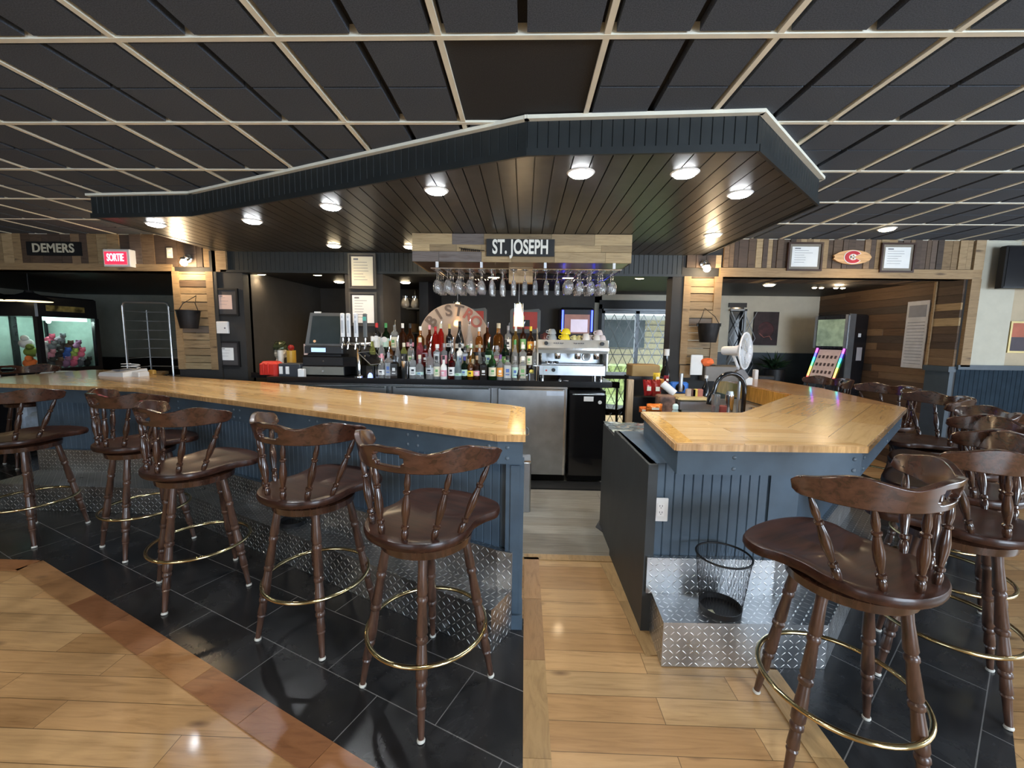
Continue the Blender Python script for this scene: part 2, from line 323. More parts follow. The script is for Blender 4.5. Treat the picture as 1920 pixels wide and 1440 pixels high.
def inset(pl, d):
    """offset a counter-clockwise outline inwards"""
    n = len(pl); out = []
    for i in range(n):
        a, b, c = (Vector(pl[(i+k) % n]) for k in (-1, 0, 1)); e, f = (b-a).normalized(), (c-b).normalized()
        n1, n2 = Vector((-e.y, e.x)), Vector((-f.y, f.x)); q = (n1+n2); q = q/max(.25, q.dot(n1)) ; out.append(tuple(b+q*d))
    return out
# ================================================================ the setting
S = 'structure'
def flat(name, mat, pl, z, kind=S, t=.004): return MB().prism(pl, z-t, z).build(name, mat, kind=kind)
MB().box(-9, 9, -4.2, 9.2, -.10, 0).build('floor', M['floor'], kind=S)
tl = [(.02, 1.0), (.02, 2.14), (-.4, 2.35), (-3.5, 3.75), (-4.9, 3.75), (-5.1, 5.2), (-6.6, 5.2), (-6.6, 2.56), (-3.23, 2.56), (.02, 1.07)]
flat('floor_tile_left', M['tileL'], tl, .004)
tr_ = [(1.20, 1.0), (1.22, 1.86), (1.30, 2.1), (2.9, 3.6), (2.95, 6.0), (4.05, 6.0), (4.0, 3.5), (3.17, 2.70), (1.4, 1.0)]
flat('floor_tile_right', M['tileR'], tr_, .004)
flat('floor_behind_bar', M['vinyl'], [(-.1, 2.79), (1.0, 2.79), (2.6, 3.9), (2.6, 6.85), (-3.2, 6.6), (-4.6, 6.0), (-4.6, 4.3), (-2.6, 3.9)], .003)
def border(a, b, wd, side=1):
    a, b = Vector(a), Vector(b); t = (b-a).normalized(); n = Vector((-t.y, t.x))*wd*side
    mb = MB(); L = (b-a).length; k = max(1, round(L/.42))
    for i in range(k):
        p, q = a+t*(L*i/k+.001), a+t*(L*(i+1)/k-.001); mb.prism([tuple(p), tuple(q), tuple(q+n), tuple(p+n)], .0015, .006)
    return mb
BD = islands('oak_border_planks', ((0, (.46, .23, .095)), (.25, (.38, .17, .07)), (.5, (.50, .27, .12)), (.75, (.34, .15, .065))), .3, .6, (3, 14, 1), .6)
BD2 = islands('oak_border_planks_pale', ((0, (.56, .35, .17)), (.25, (.48, .27, .12)), (.5, (.58, .38, .18)), (.75, (.44, .25, .12))), .3, .6, (14, 3, 1), .6)
border((-3.23, 2.56), (.02, 1.07), .125, -1).build('floor_border', BD, kind=S)
border((-6.6, 2.56), (-3.25, 2.56), .125, -1).build('floor_border', BD, kind=S)
border((.02, .9), (.02, 2.79), .105, -1).build('floor_border', BD2, kind=S)
border((.02, 2.76), (.66, 2.76), .075, 1).build('floor_border', BD2, kind=S)
border((.55, 2.74), (.62, 1.9), .105, 1).build('floor_border', BD2, kind=S)
border((1.22, 1.84), (1.20, 1.0), .11, -1).build('floor_border', BD2, kind=S)
# ---- main ceiling: cream grid, black tiles in four raised quarters
X0, Y0, CE = -1.5532, 1.6412, .6101
MB().box(-9, 9, -4.2, WY+.02, CZ+.035, CZ+.08).build('ceiling', M['ceilflat'], kind=S)
mb = MB(); mf = MB()
for i in range(-12, 18):
    for j in range(-8, 6):
        x, y = X0+i*CE, Y0+j*CE
        if x < -8.9 or x+CE > 8.9 or y+CE > WY+.5: continue
        if (i, j) == (2, 0): mf.box(x+.012, x+CE-.012, y+.012, y+CE-.012, CZ+.004, CZ+.02); continue
        for a in (0, 1):
            for b_ in (0, 1):
                x0 = x+(.030 if a == 0 else CE/2+.017); x1 = x+(CE/2-.017 if a == 0 else CE-.030)
                y0 = y+(.022 if b_ == 0 else CE/2+.006); y1 = min(y+(CE/2-.006 if b_ == 0 else CE-.022), WY-.01)
                if y1-y0 > .03: mb.box(x0, x1, y0, y1, CZ-.004, CZ+.03)
mb.build('ceiling_tiles', M['ceil'], kind=S); mf.build('ceiling_flat_tile', M['ceilflat'], kind=S)
mb = MB()
for i in range(-12, 18):
    x = X0+i*CE
    if -8.9 < x < 8.9: mb.box(x-.0115, x+.0115, -4.1, WY-.001, CZ-.006, CZ+.035)
for j in range(-8, 6):
    y = Y0+j*CE
    if -4.1 < y < WY: mb.box(-8.9, 8.9, y-.0115, y+.0115, CZ-.007, CZ+.035)
mb.build('ceiling_grid', M['tee'], kind=S)
# ---- canopy over the bar
CP = [(-3.49, 3.37), (-2.61, 3.31), (-.005, 2.21), (1.10, 2.155), (1.93, 2.96), (1.90, WY), (-3.33, WY)]
SZ = 2.462
mb = MB()
def front(x):
    for (a, b) in zip(CP[:4], CP[1:5]):
        if a[0] <= x <= b[0]: return a[1]+(b[1]-a[1])*(x-a[0])/(b[0]-a[0])
    return CP[0][1]
x = -3.49
while x < 1.925:
    x1 = min(x+.098, 1.93); g = .007; pts = [(x, front(x)), (x1-g, front(x1-g)), (x1-g, WY), (x, WY)]
    mb.prism(pts, SZ, SZ+.02); x = x1
mb.build('ceiling_canopy_soffit', M['soffit'], kind=S)
mb = MB().prism([(a+.0, b+.01) for a, b in CP[:-2]]+[(1.89, WY), (-3.34, WY)], SZ+.018, CZ-.002)
mb.build('ceiling_canopy_core', M['black'], kind=S)
mb = MB()
for k, (a, b) in enumerate(zip(CP[:5], CP[1:6])): beads(mb, (a[0], a[1]-.006), (b[0]+.006*(k > 2), b[1]-.006), SZ-.004, CZ-.012, .052, .006, .004)
beads(mb, (CP[6][0]-.01, CP[6][1]), (CP[0][0]-.01, CP[0][1]), SZ-.004, CZ-.012, .052, .006, .004)
mb.build('ceiling_canopy_fascia', M['fascia'], kind=S)
mb = MB(); mt = MB()
for a, b in zip(CP[:5], CP[1:6]):
    a, b = Vector(a), Vector(b); t = (b-a).normalized(); n = Vector((t.y, -t.x)); c = (a+b)/2; L = (b-a).length+.01; rz = math.atan2(t.y, t.x)
    q = c+n*.012; mb.obox((q.x, q.y, SZ+.008), (L, .016, .034), rz); q = c+n*.022; mt.obox((q.x, q.y, CZ-.012), (L+.02, .03, .018), rz)
mb.build('ceiling_canopy_lip', M['fascia'], kind=S); mt.build('ceiling_canopy_trim', M['tee'], kind=S)
# ---- walls
MB().box(-9.1, -9, -4.2, 9.2, 0, 3).build('wall_left', M['greywall'], kind=S)
mb = MB()                                   # right wall with a wide window
mb.box(8.0, 8.1, -4.2, -1.3, 0, 3).box(8.0, 8.1, 2.5, 9.2, 0, 3).box(8.0, 8.1, -1.3, 2.5, 0, .8).box(8.0, 8.1, -1.3, 2.5, 2.3, 3); mb.build('wall_right', M['cream'], kind=S)
mb = MB().box(-9, -4.8, -4.3, -4.2, 0, 3).box(-1.6, 2.1, -4.3, -4.2, 0, 3).box(5.7, 9, -4.3, -4.2, 0, 3)
for a, b in ((-4.8, -1.6), (2.1, 5.7)): mb.box(a, b, -4.3, -4.2, 0, .8).box(a, b, -4.3, -4.2, 2.3, 3)
mb.build('wall_back', M['cream'], kind=S)
for n_, (x0, x1, y0, y1) in enumerate(((-4.8, -1.6, -4.27, -4.23), (2.1, 5.7, -4.27, -4.23), (8.03, 8.07, -1.3, 2.5))):
    mb = MB()
    if x1-x0 > 1:
        for q in (0, 1, 2, 3): X = x0+(x1-x0-.05)*q/3; mb.box(X, X+.05, y0, y1, .8, 2.3)
        mb.box(x0, x1, y0, y1, .8, .85).box(x0, x1, y0, y1, 2.25, 2.3)
    else:
        for q in (0, 1, 2, 3): X = y0+(y1-y0-.05)*q/3; mb.box(x0, x1, X, X+.05, .8, 2.3)
        mb.box(x0, x1, y0, y1, .8, .85).box(x0, x1, y0, y1, 2.25, 2.3)
    mb.build('window_%d' % (n_+3), M['white'], kind=S)
# rear plane WY: pallet board bands over the two openings, beadboard over the bar
HB, HL = 2.235, 2.30
def vboards(mb, x0, x1, y, z0, z1, wmin=.06, wmax=.13, th=.016, seed=1):
    r = random.Random(seed); x = x0
    while x < x1-.02:
        w_ = min(r.uniform(wmin, wmax), x1-x); mb.box(x+.002, x+w_-.002, y-th-r.uniform(0, .012), y, z0, z1); x += w_
def hboards(mb, x0, x1, y, z0, z1, hmin=.08, hmax=.1, lmin=.3, lmax=1.1, th=.014, seed=1, axis='y'):
    r = random.Random(seed); z = z0
    while z < z1-.01:
        h = min(r.uniform(hmin, hmax), z1-z); x = x0
        while x < x1-.01:
            L = min(r.uniform(lmin, lmax), x1-x)
            if x1-(x+L) < .12: L = x1-x
            d = th+r.uniform(0, .008)
            if axis == 'y': mb.box(x+.001, x+L-.001, y-d, y, z+.001, z+h-.001)
            else: mb.box(y-d, y, x+.001, x+L-.001, z+.001, z+h-.001)
            x += L
        z += h
MB().box(-9, -3.52, WY, WY+.14, HB, CZ+.03).box(-3.52, 1.72, WY, WY+.14, HB+.0, SZ+.02).box(1.72, 4.84, WY, WY+.14, HB, CZ+.03).build('wall_header', M['darkwall'], kind=S)
mb = MB(); vboards(mb, -7.6, -3.52, WY, HB+.05, CZ, .06, .15, seed=3); mb.build('wall_header_boards_left', M['pallet'], kind=S)
mb = MB(); vboards(mb, 2.13, 4.74, WY, HB+.10, CZ, .045, .10, seed=8); vboards(mb, 1.74, 2.13, WY, 2.33, SZ, .06, .12, seed=5); mb.build('wall_header_boards_right', M['pallet'], kind=S)
mb = MB().box(-7.6, -3.98, WY-.035, WY+.14, HB, HB+.075); mb.build('trim_1', M['pine'], kind=S)
mb = MB().box(2.1, 4.84, WY-.035, WY+.10, HB, HB+.095).box(4.74, 4.84, WY-.04, WY, 1.30, HB).box(4.74, 4.84, WY-.04, WY, HB+.095, CZ); mb.build('trim_2', M['pine'], kind=S)
mb = MB(); beads(mb, (-3.43, WY-.004), (1.70, WY-.004), HB+.02, SZ, .052, .007, .006); mb.build('wall_header_beadboard', M['fascia'], kind=S)
MB().box(-3.43, 1.70, WY-.03, WY+.14, HB-.005, HB+.022).build('trim_3', M['fascia'], kind=S)
# wooden posts flanking the bar
def post(x0, x1, zb, name, seed):
    mb = MB(); fw = .085; mb.box(x0, x0+fw*.9, WY-.035, WY+.16, zb, HB+.0); mb.box(x1-fw*.95, x1, WY-.035, WY+.16, zb, HB+.0)
    mb.build(name+'_frame', M['pine'], kind=S)
    mb = MB(); r = random.Random(seed); z = zb
    while z < HB-.01:
        h = min(r.uniform(.07, .10), HB-z); a = r.choice((0, .0, .02)); mb.box(x0+fw*.9-.0, x1-fw*.95, WY-.012-r.uniform(0, .020), WY+.1, z+.004, z+h-.003); z += h
    mb.build(name+'_slats', M['palletL'], kind=S)
post(-3.99, -3.52, 1.13, 'wall_post_left', 4); post(1.72, 2.13, 1.28, 'wall_post_right', 11)
MB().box(-3.99, -3.50, WY-.02, WY+.16, 0, 1.13).box(-3.50, -3.20, WY, WY+.14, 0, HB).box(-3.55, -3.48, WY-.03, WY+.12, 1.0, SZ).build('wall_left_return', M['darkwall'], kind=S)
mb = MB().box(-3.52, -3.36, WY-.03, WY, HB, SZ); mb.build('trim_4', M['pine'], kind=S)
MB().box(1.60, 1.72, WY-.02, WY+.16, 0, HB).box(1.72, 2.13, WY-.005, WY+.16, 0, 1.28).build('wall_right_return', M['darkwall'], kind=S)
MB().box(1.73, 1.85, WY-.03, WY-.005, 1.13, 1.27).build('trim_5', M['pine'], kind=S)
# column carrying the certificates
MB().box(-2.03, -1.60, WY, 5.35, 1.0, HB).build('wall_column', M['browngrey'], kind=S)
# rooms behind
MB().box(-9, 9, WY+.10, 7.4, HB+.03, HB+.07).build('ceiling_rear', M['black'], kind=S)
MB().box(-3.30, -3.20, WY+.1, 6.6, 0, HB+.04).build('wall_recess_side', M['browngrey'], kind=S)
MB().box(-3.25, -1.62, 6.5, 6.6, 0, HB+.04).box(-1.62, 1.02, 6.5, 6.6, 0, HB+.04).build('wall_recess_back', M['darkwall'], kind=S)
MB().box(-1.42, -1.30, 5.6, 6.5, 0, HB+.04).build('wall_recess_post', M['black'], kind=S)
BY = 6.9
mb = MB().box(1.0, 1.24, BY, BY+.1, 0, HB+.04).box(1.0, 2.42, BY, BY+.1, 2.13, HB+.04).box(2.42, 3.30, BY, BY+.1, 0, HB+.04).box(3.30, 3.52, BY, BY+.1, 2.13, HB+.04).box(3.52, 4.72, BY, BY+.1, 0, HB+.04)
mb.build('wall_far', M['cream'], kind=S)
MB().box(1.02, 1.06, 6.5, BY, 0, HB+.04).build('wall_far_return', M['darkwall'], kind=S)
MB().box(3.53, 4.70, BY-.02, BY, 0, 1.36).box(2.43, 3.29, BY-.02, BY, 0, 1.36).build('baseboard_far', M['blued'], kind=S)
# alcove side wall, boarded, with wainscot
MB().box(4.72, 4.85, WY+.0, BY+.1, 0, HB+.04).build('wall_alcove_side', M['darkwall'], kind=S)
mb = MB(); hboards(mb, WY+.0, 5.0, 4.72, 1.3, HB+.03, .075, .10, .3, .3, .016, 5, 'x'); mb.build('wall_alcove_boards_front', M['pallet'], kind=S)
mb = MB(); hboards(mb, 5.0, BY, 4.72, .0, HB+.03, .085, .10, .5, 1.4, .012, 21, 'x'); mb.build('wall_alcove_boards', M['palletD'], kind=S)
MB().box(4.685, 4.70, 4.985, 5.01, 1.3, HB+.03).build('trim_6', M['pine'], kind=S)
MB().box(4.675, 4.72, WY-.0, 4.98, .0, 1.24).box(4.64, 4.72, WY-.02, 4.98, 1.24, 1.30).build('baseboard_alcove', M['blued'], kind=S)
mb = MB()                                   # pallet slats on the alcove's soffit
r = random.Random(5); y = WY+.05
xx = 2.16
while xx < 4.6: w_ = r.uniform(.07, .12); mb.box(xx, xx+w_-.006, WY+.02, 5.25, HB+.012, HB+.03); xx += w_
mb.build('ceiling_alcove_slats', M['pallet'], kind=S)
# wall right of the alcove
MB().box(4.84, 5.24, WY, WY+.15, 1.3, CZ+.03).build('wall_front_right', M['cream'], kind=S)
MB().box(5.24, 9, WY+.04, WY+.15, 1.3, CZ+.03).build('wall_front_far_right', M['tan'], kind=S)  # cream wall going on; the light difference is put into a darker colour
mb = MB(); beads(mb, (4.74, WY-.004), (9, WY-.004), 0, 1.27, .05, .007, .006); mb.build('wall_wainscot', plain('navy_wainscot_paint', (.015, .027, .040), .8, var=.15, spec=.2), kind=S)
MB().box(4.74, 9, WY, WY+.15, 0, 1.3).box(4.72, 9, WY-.04, WY+.02, 1.27, 1.32).build('trim_7', M['blued'], kind=S)
# arcade room on the left
MB().box(-9, -3.5, 8.0, 8.1, 0, HB+.05).build('wall_arcade_back', M['greywall'], kind=S)
MB().box(-3.52, -3.40, WY+.14, 8.0, 0, HB+.05).build('wall_arcade_side', M['darkwall'], kind=S)
MB().box(-9, -3.5, 7.97, 8.0, 0, 1.05).build('baseboard_arcade', M['black'], kind=S)
MB().box(-9, -3.4, 7.4, 8.1, HB+.03, HB+.07).build('ceiling_arcade', M['black'], kind=S)
MB().box(-9, -7.6, WY, WY+.14, 0, HB).build('wall_arcade_front', M['darkwall'], kind=S)
# ---- outdoors beyond the patio door
OUT = plain('sunlit_concrete', (.55, .56, .55), .9); GR = speckle('lawn_and_hedge', (.22, .27, .10), .9, .5, 9, .5)
MB().box(-6, 14, BY+.15, 26, -.12, -.02).build('ground_outside', OUT, kind=S)
# ================================================================ the two counters
TOPL = [(.012, 2.02), (.012, 2.84), (-.10, 2.93), (-2.61, 4.06), (-4.22, 4.56), (-4.45, 5.05), (-5.45, 5.05), (-5.38, 4.1), (-4.95, 3.60), (-3.35, 3.46), (-.13, 2.02)]
TOPR = [(.715, 1.92), (1.61, 1.95), (2.86, 3.16), (3.10, 4.40), (3.04, 5.7), (2.42, 5.7), (2.44, 3.82), (1.46, 2.79), (.79, 2.76)]
ZT = 1.07
lb = thing('bar_counter', 'long bar counter with light wooden top and slate blue panelling, left of the gap', 'bar counter', (-1.6, 3.0, 0))
mb = MB().prism(TOPL, ZT-.035, ZT); mb.build('countertop', M['bartop'], lb)
mb = MB(); Q = [Vector(p) for p in TOPL]
def edge(mb, pl, i, j, o=.012, z0=ZT-.035, z1=ZT-.004, th=.014):
    a, b = Vector(pl[i]), Vector(pl[j]); t = (b-a).normalized(); n = Vector((t.y, -t.x)); c = (a+b)/2
    mb.obox((c.x, c.y, (z0+z1)/2), ((b-a).length, th, z1-z0), math.atan2(t.y, t.x))
for i in range(6, 11): edge(mb, TOPL, i, (i+1) % 11)
mb.build('edge_trim', stained('honey_edge_wood', (.46, .24, .08), (.62, .36, .15), .2, .6), lb)
MB().box(-.085, .009, 2.155, 2.84, ZT-.02, ZT+.0012).build('end_board', M['trimY'], lb, label='yellow varnished end board')
MB().prism([(-.165, 2.035), (.009, 2.023), (.009, 2.155), (-.26, 2.155), (-.31, 2.112)], ZT-.02, ZT+.001).build('front_board', M['bartopX'], lb)
AP = inset(TOPL, .012)
MB().prism(AP, ZT-.155, ZT-.035).build('apron', M['blue'], lb)
def bolts(par, a, b, fr, z=(ZT-.07, ZT-.125)):
    a, b = Vector(a), Vector(b); t = (b-a).normalized(); n = Vector((t.y, -t.x))
    for f in fr:
        p = a+t*f
        for zz in z: q = p+n*-.002; e = p+n*.007; MB().lathe((q.x, q.y, zz), (e.x, e.y, zz), [(0, .010), (.5, .010), (.85, .007), (1, .003)], 12).build('bolt_head', plain('painted_bolt', (.09, .12, .15), .25), par, smooth=True)
a, b = AP[9], AP[10]; L = (Vector(b)-Vector(a)).length
bolts(lb, a, b, [L-.05, L-.50, L-.57, L-1.3, L-1.37, L-2.1, L-2.17, L-2.9]); bolts(lb, AP[10], AP[0], [.05])
def off(p, d, t): return (p[0]+d[0]*t, p[1]+d[1]*t)
BL = [(.0, 2.085), (.0, 2.83), (-.12, 2.88), (-2.63, 4.0), (-4.25, 4.5), (-4.5, 5.0), (-4.75, 5.0), (-4.62, 3.75), (-3.42, 3.72), (-.12, 2.11)]
MB().prism(BL, 0, ZT-.155).build('body', M['blued'], lb)
mb = MB(); beads(mb, (-3.42, 3.712), (-.115, 2.102), .42, ZT-.15); beads(mb, (-4.60, 3.745), (-3.43, 3.715), .42, ZT-.15); mb.build('panelling', M['blue'], lb)
mb = MB().box(-.085, .008, 2.066, 2.165, 0, ZT-.156); mb.box(-.09, .012, 2.05, 2.20, 0, .085); mb.box(-.06, -.015, 2.058, 2.07, .1, ZT-.17)
mb.build('corner_post', M['blue'], lb)
fl = thing('foot_rail_step', 'diamond plate metal footrest step along the long left bar counter', 'foot step', (-1.8, 2.8, 0))
A0, B0 = (-.14, 1.875), (-2.78, 3.22)
stp = [A0, (-.045, 2.05), (-.115, 2.10), (-3.42, 3.70), (-4.60, 3.735), (-4.60, 3.33), (-3.05, 3.30), B0]
MB().prism(stp, .005, .232).build('tread', M['plate'], fl)
ris = [(-.045, 2.040), (-.045, 2.06), (-.115, 2.105), (-3.42, 3.705), (-4.60, 3.74), (-4.60, 3.70), (-3.42, 3.67), (-.125, 2.068)]
MB().prism(ris, .232, .437).build('kick_plate', M['plate'], fl)
# right counter
rb = thing('bar_counter', 'angled bar counter with light wooden top and slate blue panelling, right of the gap', 'bar counter', (1.6, 2.6, 0))
MB().prism([TOPR[0], TOPR[1], (1.48, 2.28), (1.46, 2.79), TOPR[8]], ZT-.035, ZT).build('countertop', M['bartopX'], rb)
MB().prism([TOPR[1], TOPR[2], (2.62, 3.5), (2.44, 3.82), TOPR[7], (1.48, 2.28)], ZT-.035, ZT).build('countertop', M['bartopR'], rb)
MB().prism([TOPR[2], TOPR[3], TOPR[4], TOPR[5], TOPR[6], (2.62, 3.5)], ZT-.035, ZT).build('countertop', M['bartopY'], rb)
mb = MB()
for i in (0, 1, 2, 3, 8): edge(mb, TOPR, i, (i+1) % 9)
mb.build('edge_trim', _e if (_e := bpy.data.materials.get('honey_edge_wood')) else M['trimY'], rb)
MB().prism([(.725, 1.93), (.80, 1.932), (.87, 2.75), (.795, 2.752)], ZT-.02, ZT+.0012).build('end_board', M['trimY'], rb, label='yellow varnished end board')
mb = MB().prism([(.80, 1.932), (1.60, 1.957), (1.535, 2.05), (.808, 2.03)], ZT-.02, ZT+.001); mb.build('front_board', M['bartopX'], rb)
APR = inset(TOPR, .014)
MB().prism(APR, ZT-.155, ZT-.035).build('apron', M['blue'], rb)
bolts(rb, APR[0], APR[1], [.27, .84]); bolts(rb, APR[1], APR[2], [.05, .9, 1.6])
BR = [(.655, 2.10), (1.42, 2.12), (2.56, 3.24), (2.80, 4.42), (2.76, 5.65), (2.48, 5.65), (2.50, 3.87), (1.49, 2.86), (.655, 2.84)]
MB().prism(BR, 0, ZT-.155).build('body', M['blue'], rb)
mb = MB(); beads(mb, (.69, 2.092), (1.27, 2.107), .41, ZT-.15, .0475); mb.build('panelling', M['blue'], rb)
MB().prism([(1.272, 2.098), (1.424, 2.108), (1.424, 2.13), (1.272, 2.12)], .41, ZT-.15).build('flat_panel', M['blue'], rb)
MB().prism([(.642, 2.075), (.690, 2.075), (.690, 2.16), (.668, 2.86), (.635, 2.86)], 0, ZT-.155).build('end_panel', M['charcoal'], rb)
MB().box(2.40, 2.436, 3.86, 5.7, ZT-.16, ZT-.005).prism([(1.47, 2.80), (1.45, 2.83), (2.405, 3.86), (2.44, 3.84)], ZT-.16, ZT-.036).build('inner_apron', M['trimY'], rb, label='yellow varnished inner board')
fr = thing('foot_rail_step', 'diamond plate metal footrest step under the angled right bar counter', 'foot step', (1.4, 2.2, 0))
MB().prism([(.675, 1.835), (1.45, 1.855), (2.72, 3.10), (2.98, 4.40), (2.9, 5.6), (2.80, 5.6), (2.82, 4.42), (2.575, 3.225), (1.425, 2.10), (.69, 2.085)], .005, .229).build('tread', M['plate'], fr)
MB().prism([(.655, 2.060), (1.31, 2.068), (1.44, 2.10), (2.585, 3.22), (2.83, 4.42), (2.79, 5.6), (2.775, 5.6), (2.80, 4.42), (2.56, 3.24), (1.42, 2.118), (.655, 2.085)], .229, .425).build('kick_plate', M['plate'], fr)
# low bottle well beside the right counter, wrapped in film
wl = thing('service_well', 'low dark service station with clear film top behind the right counter end', 'service station', (.85, 3.2, 0))
MB().cbox(.65, 1.15, 2.87, 3.35, 0, .87, .01).build('body', M['charcoal'], wl)
mb = MB(); r = random.Random(3); g = 10; vv = [[(.65+.5*i/g, 2.87+.48*j/g, .872+r.uniform(0, .012)) for i in range(g+1)] for j in range(g+1)]
mb.add([q for row in vv for q in row], [(j*(g+1)+i, j*(g+1)+i+1, (j+1)*(g+1)+i+1, (j+1)*(g+1)+i) for j in range(g) for i in range(g)])
mb.build('film_cover', plain('plastic_film', (.16, .18, .18), .15, coat=.6, var=.2), wl)
# ================================================================ bar stools
def spline_closed(pts, n):
    out = []; k = len(pts)
    for i in range(k):
        p0, p1, p2, p3 = (Vector(pts[(i+j) % k]) for j in (-1, 0, 1, 2))
        for s_ in range(n):
            t = s_/n; out.append(.5*((2*p1)+(-p0+p2)*t+(2*p0-5*p1+4*p2-p3)*t*t+(-p0+3*p1-3*p2+p3)*t**3))
    return out
SH = .78
def build_stool():
    root = thing('bar_stool', 'x', 'bar stool', (0, 0, 0))
    half = [(0, -.252), (.12, -.226), (.205, -.148), (.228, -.05), (.214, .045), (.226, .12), (.250, .19), (.215, .265), (.12, .300), (0, .308)]
    pl = half + [(-x, y) for x, y in half[-2:0:-1]]; ol = spline_closed(pl, 4); n = len(ol); mb = MB()
    rings = [(.10, -.010), (.35, -.012), (.6, -.010), (.80, -.005), (.93, 0), (.985, -.003), (1, -.012), (1, -.026), (.985, -.036), (.9, -.040), (.3, -.040)]
    v = [(0, .03, SH-.009)]
    for s_, dz in rings:
        for p in ol: v.append((p.x*s_, .03+(p.y-.03)*s_, SH+dz+(.006*(1-abs(p.x)/.26) if (s_ < .99 and dz > -.013 and p.y > .1) else 0)))
    f = [(0, 1+i, 1+(i+1) % n) for i in range(n)]
    for k in range(len(rings)-1): f += [(1+k*n+i, 1+(k+1)*n+i, 1+(k+1)*n+(i+1) % n, 1+k*n+(i+1) % n) for i in range(n)]
    f += [tuple(1+(len(rings)-1)*n+i for i in reversed(range(n)))]
    mb.add(v, f).build('seat', M['stool_seat'], root, local=True, smooth=True)
    MB().lathe((0, 0, SH-.105), (0, 0, SH-.055), [(0, .16), (.15, .195), (.8, .2), (1, .185)], 32).build('swivel_base', M['stool'], root, local=True, smooth=True)
    MB().cyl((0, 0, SH-.06), (0, 0, SH-.038), .10, 20).build('swivel_plate', M['steel_dull'], root, local=True, smooth=True)
    # back rail
    R0, yc = .335, .10; na, nv = 64, 9; outer = []; inner = []; am = RD(79)
    for i in range(na+1):
        s_ = -1+2*i/na; a = -pi/2+s_*am; q = abs(s_)
        zt = 1.132+.013*cos(q*2*pi*1.55)*min(1, q*3)+.006*(q < .3)*cos(q/.3*pi/2)-(.018*max(0, (q-.93)/.07)**2)
        zb = 1.040+.014*max(0, (q-.45)/.55)**1.4+(.016*max(0, (q-.94)/.06)**2)
        for j in range(nv):
            t = j/(nv-1); z = zb+(zt-zb)*t; rr = R0+.018*t
            outer.append(Vector((rr*cos(a), yc+rr*sin(a), z))); inner.append(Vector(((rr-.024)*cos(a), yc+(rr-.024)*sin(a), z)))
    hole = set()
    for i in range(na):
        if abs(i+.5-na/2) < 5:
            for j in (3, 4): hole.add((i, j))
    hole |= {(i, j) for i in range(na) for j in (2, 5) if abs(i+.5-na/2) < 4}
    idx = lambda i, j: i*nv+j; fs = []; no = len(outer)
    quads = [(i, j) for i in range(na) for j in range(nv-1) if (i, j) not in hole]; ed = {}
    for i, j in quads:
        q = (idx(i, j), idx(i+1, j), idx(i+1, j+1), idx(i, j+1)); fs.append(q); fs.append(tuple(no+k for k in reversed(q)))
        for k in range(4):
            e = (q[k], q[(k+1) % 4]); ed[e] = 1
    for a, b in ed:
        if (b, a) not in ed: fs.append((b, a, a+no, b+no))
    o = MB().add(outer+inner, fs).build('back_rail', stained('stained_rail', (.018, .0075, .005), (.056, .022, .013), .22, .5, 1, 'x'), root, local=True, smooth=True)
    bv = o.modifiers.new('round', 'BEVEL'); bv.width = .004; bv.segments = 2; bv.limit_method = 'ANGLE'; bv.angle_limit = RD(50)
    sp = [(0, .009), (.05, .012), (.10, .0145), (.16, .013), (.18, .0095), (.20, .015), (.235, .015), (.25, .0095), (.30, .0115), (.42, .0165), (.52, .0165), (.62, .0125), (.68, .0095), (.70, .0145), (.725, .0145), (.74, .009), (.82, .0125), (.90, .011), (1, .0065)]
    for k in range(6):
        a = -pi/2+RD((-70, -42, -14, 14, 42, 70)[k]); ab = -pi/2+RD((-70, -42, -14, 14, 42, 70)[k])*1.02
        MB().lathe((.218*cos(ab), .218*sin(ab)+.0, SH-.012), ((R0-.01)*cos(a), yc+(R0-.01)*sin(a), 1.050), sp, 12).build('spindle', M['stool'], root, local=True, smooth=True)
    lp = [(0, .019), (.06, .0175), (.20, .0215), (.215, .0165), (.225, .0215), (.245, .0215), (.255, .017), (.42, .0225), (.435, .0175), (.445, .0235), (.465, .0235), (.475, .018), (.62, .0235), (.66, .0235), (.675, .018), (.685, .0225), (.705, .0225), (.715, .017), (.80, .0205), (.81, .016), (.82, .0195), (.835, .0155), (.93, .0135), (1, .0115)]
    legs = thing('x', 'x', 'x')  # temporary frame so the legs can turn separately from the seat
    return root, legs, lp
stool, tmp, LP = build_stool(); bpy.data.objects.remove(tmp)
LEGM = {}
def stool_legs(root, la):
    """four turned legs and the brass ring, turned by la against the seat"""
    for k in range(4):
        a = la+k*pi/2
        if not LEGM:
            o = MB().lathe((.165, 0, SH-.10), (.285, 0, .004), LP, 14); o = o.build('leg', stained('worn_stool_leg', (.022, .012, .009), (.070, .034, .022), .34, .25), root, local=True, smooth=True); LEGM['leg'] = o.data
            c = MB().lathe((.283, 0, .012), (.285, 0, 0), [(0, .014), (.5, .0165), (1, .015)], 12).build('foot_cap', plain('clear_glide', (.6, .58, .52), .3), o, local=True, smooth=True); LEGM['cap'] = c.data
        else:
            o = bpy.data.objects.new('leg', LEGM['leg']); col.objects.link(o); o.parent = root; c = bpy.data.objects.new('foot_cap', LEGM['cap']); col.objects.link(c); c.parent = o
        o.rotation_euler = (0, 0, a)
    if 'ring' not in LEGM:
        mb = MB(); mb.tube([(.256*cos(2*pi*k/48), .256*sin(2*pi*k/48), .285) for k in range(48)], .0095, 10, True)
        o = mb.build('foot_ring', M['brass'], root, local=True, smooth=True); LEGM['ring'] = o.data
    else: o = bpy.data.objects.new('foot_ring', LEGM['ring']); col.objects.link(o); o.parent = root
SG = 'bar stools around the counter'
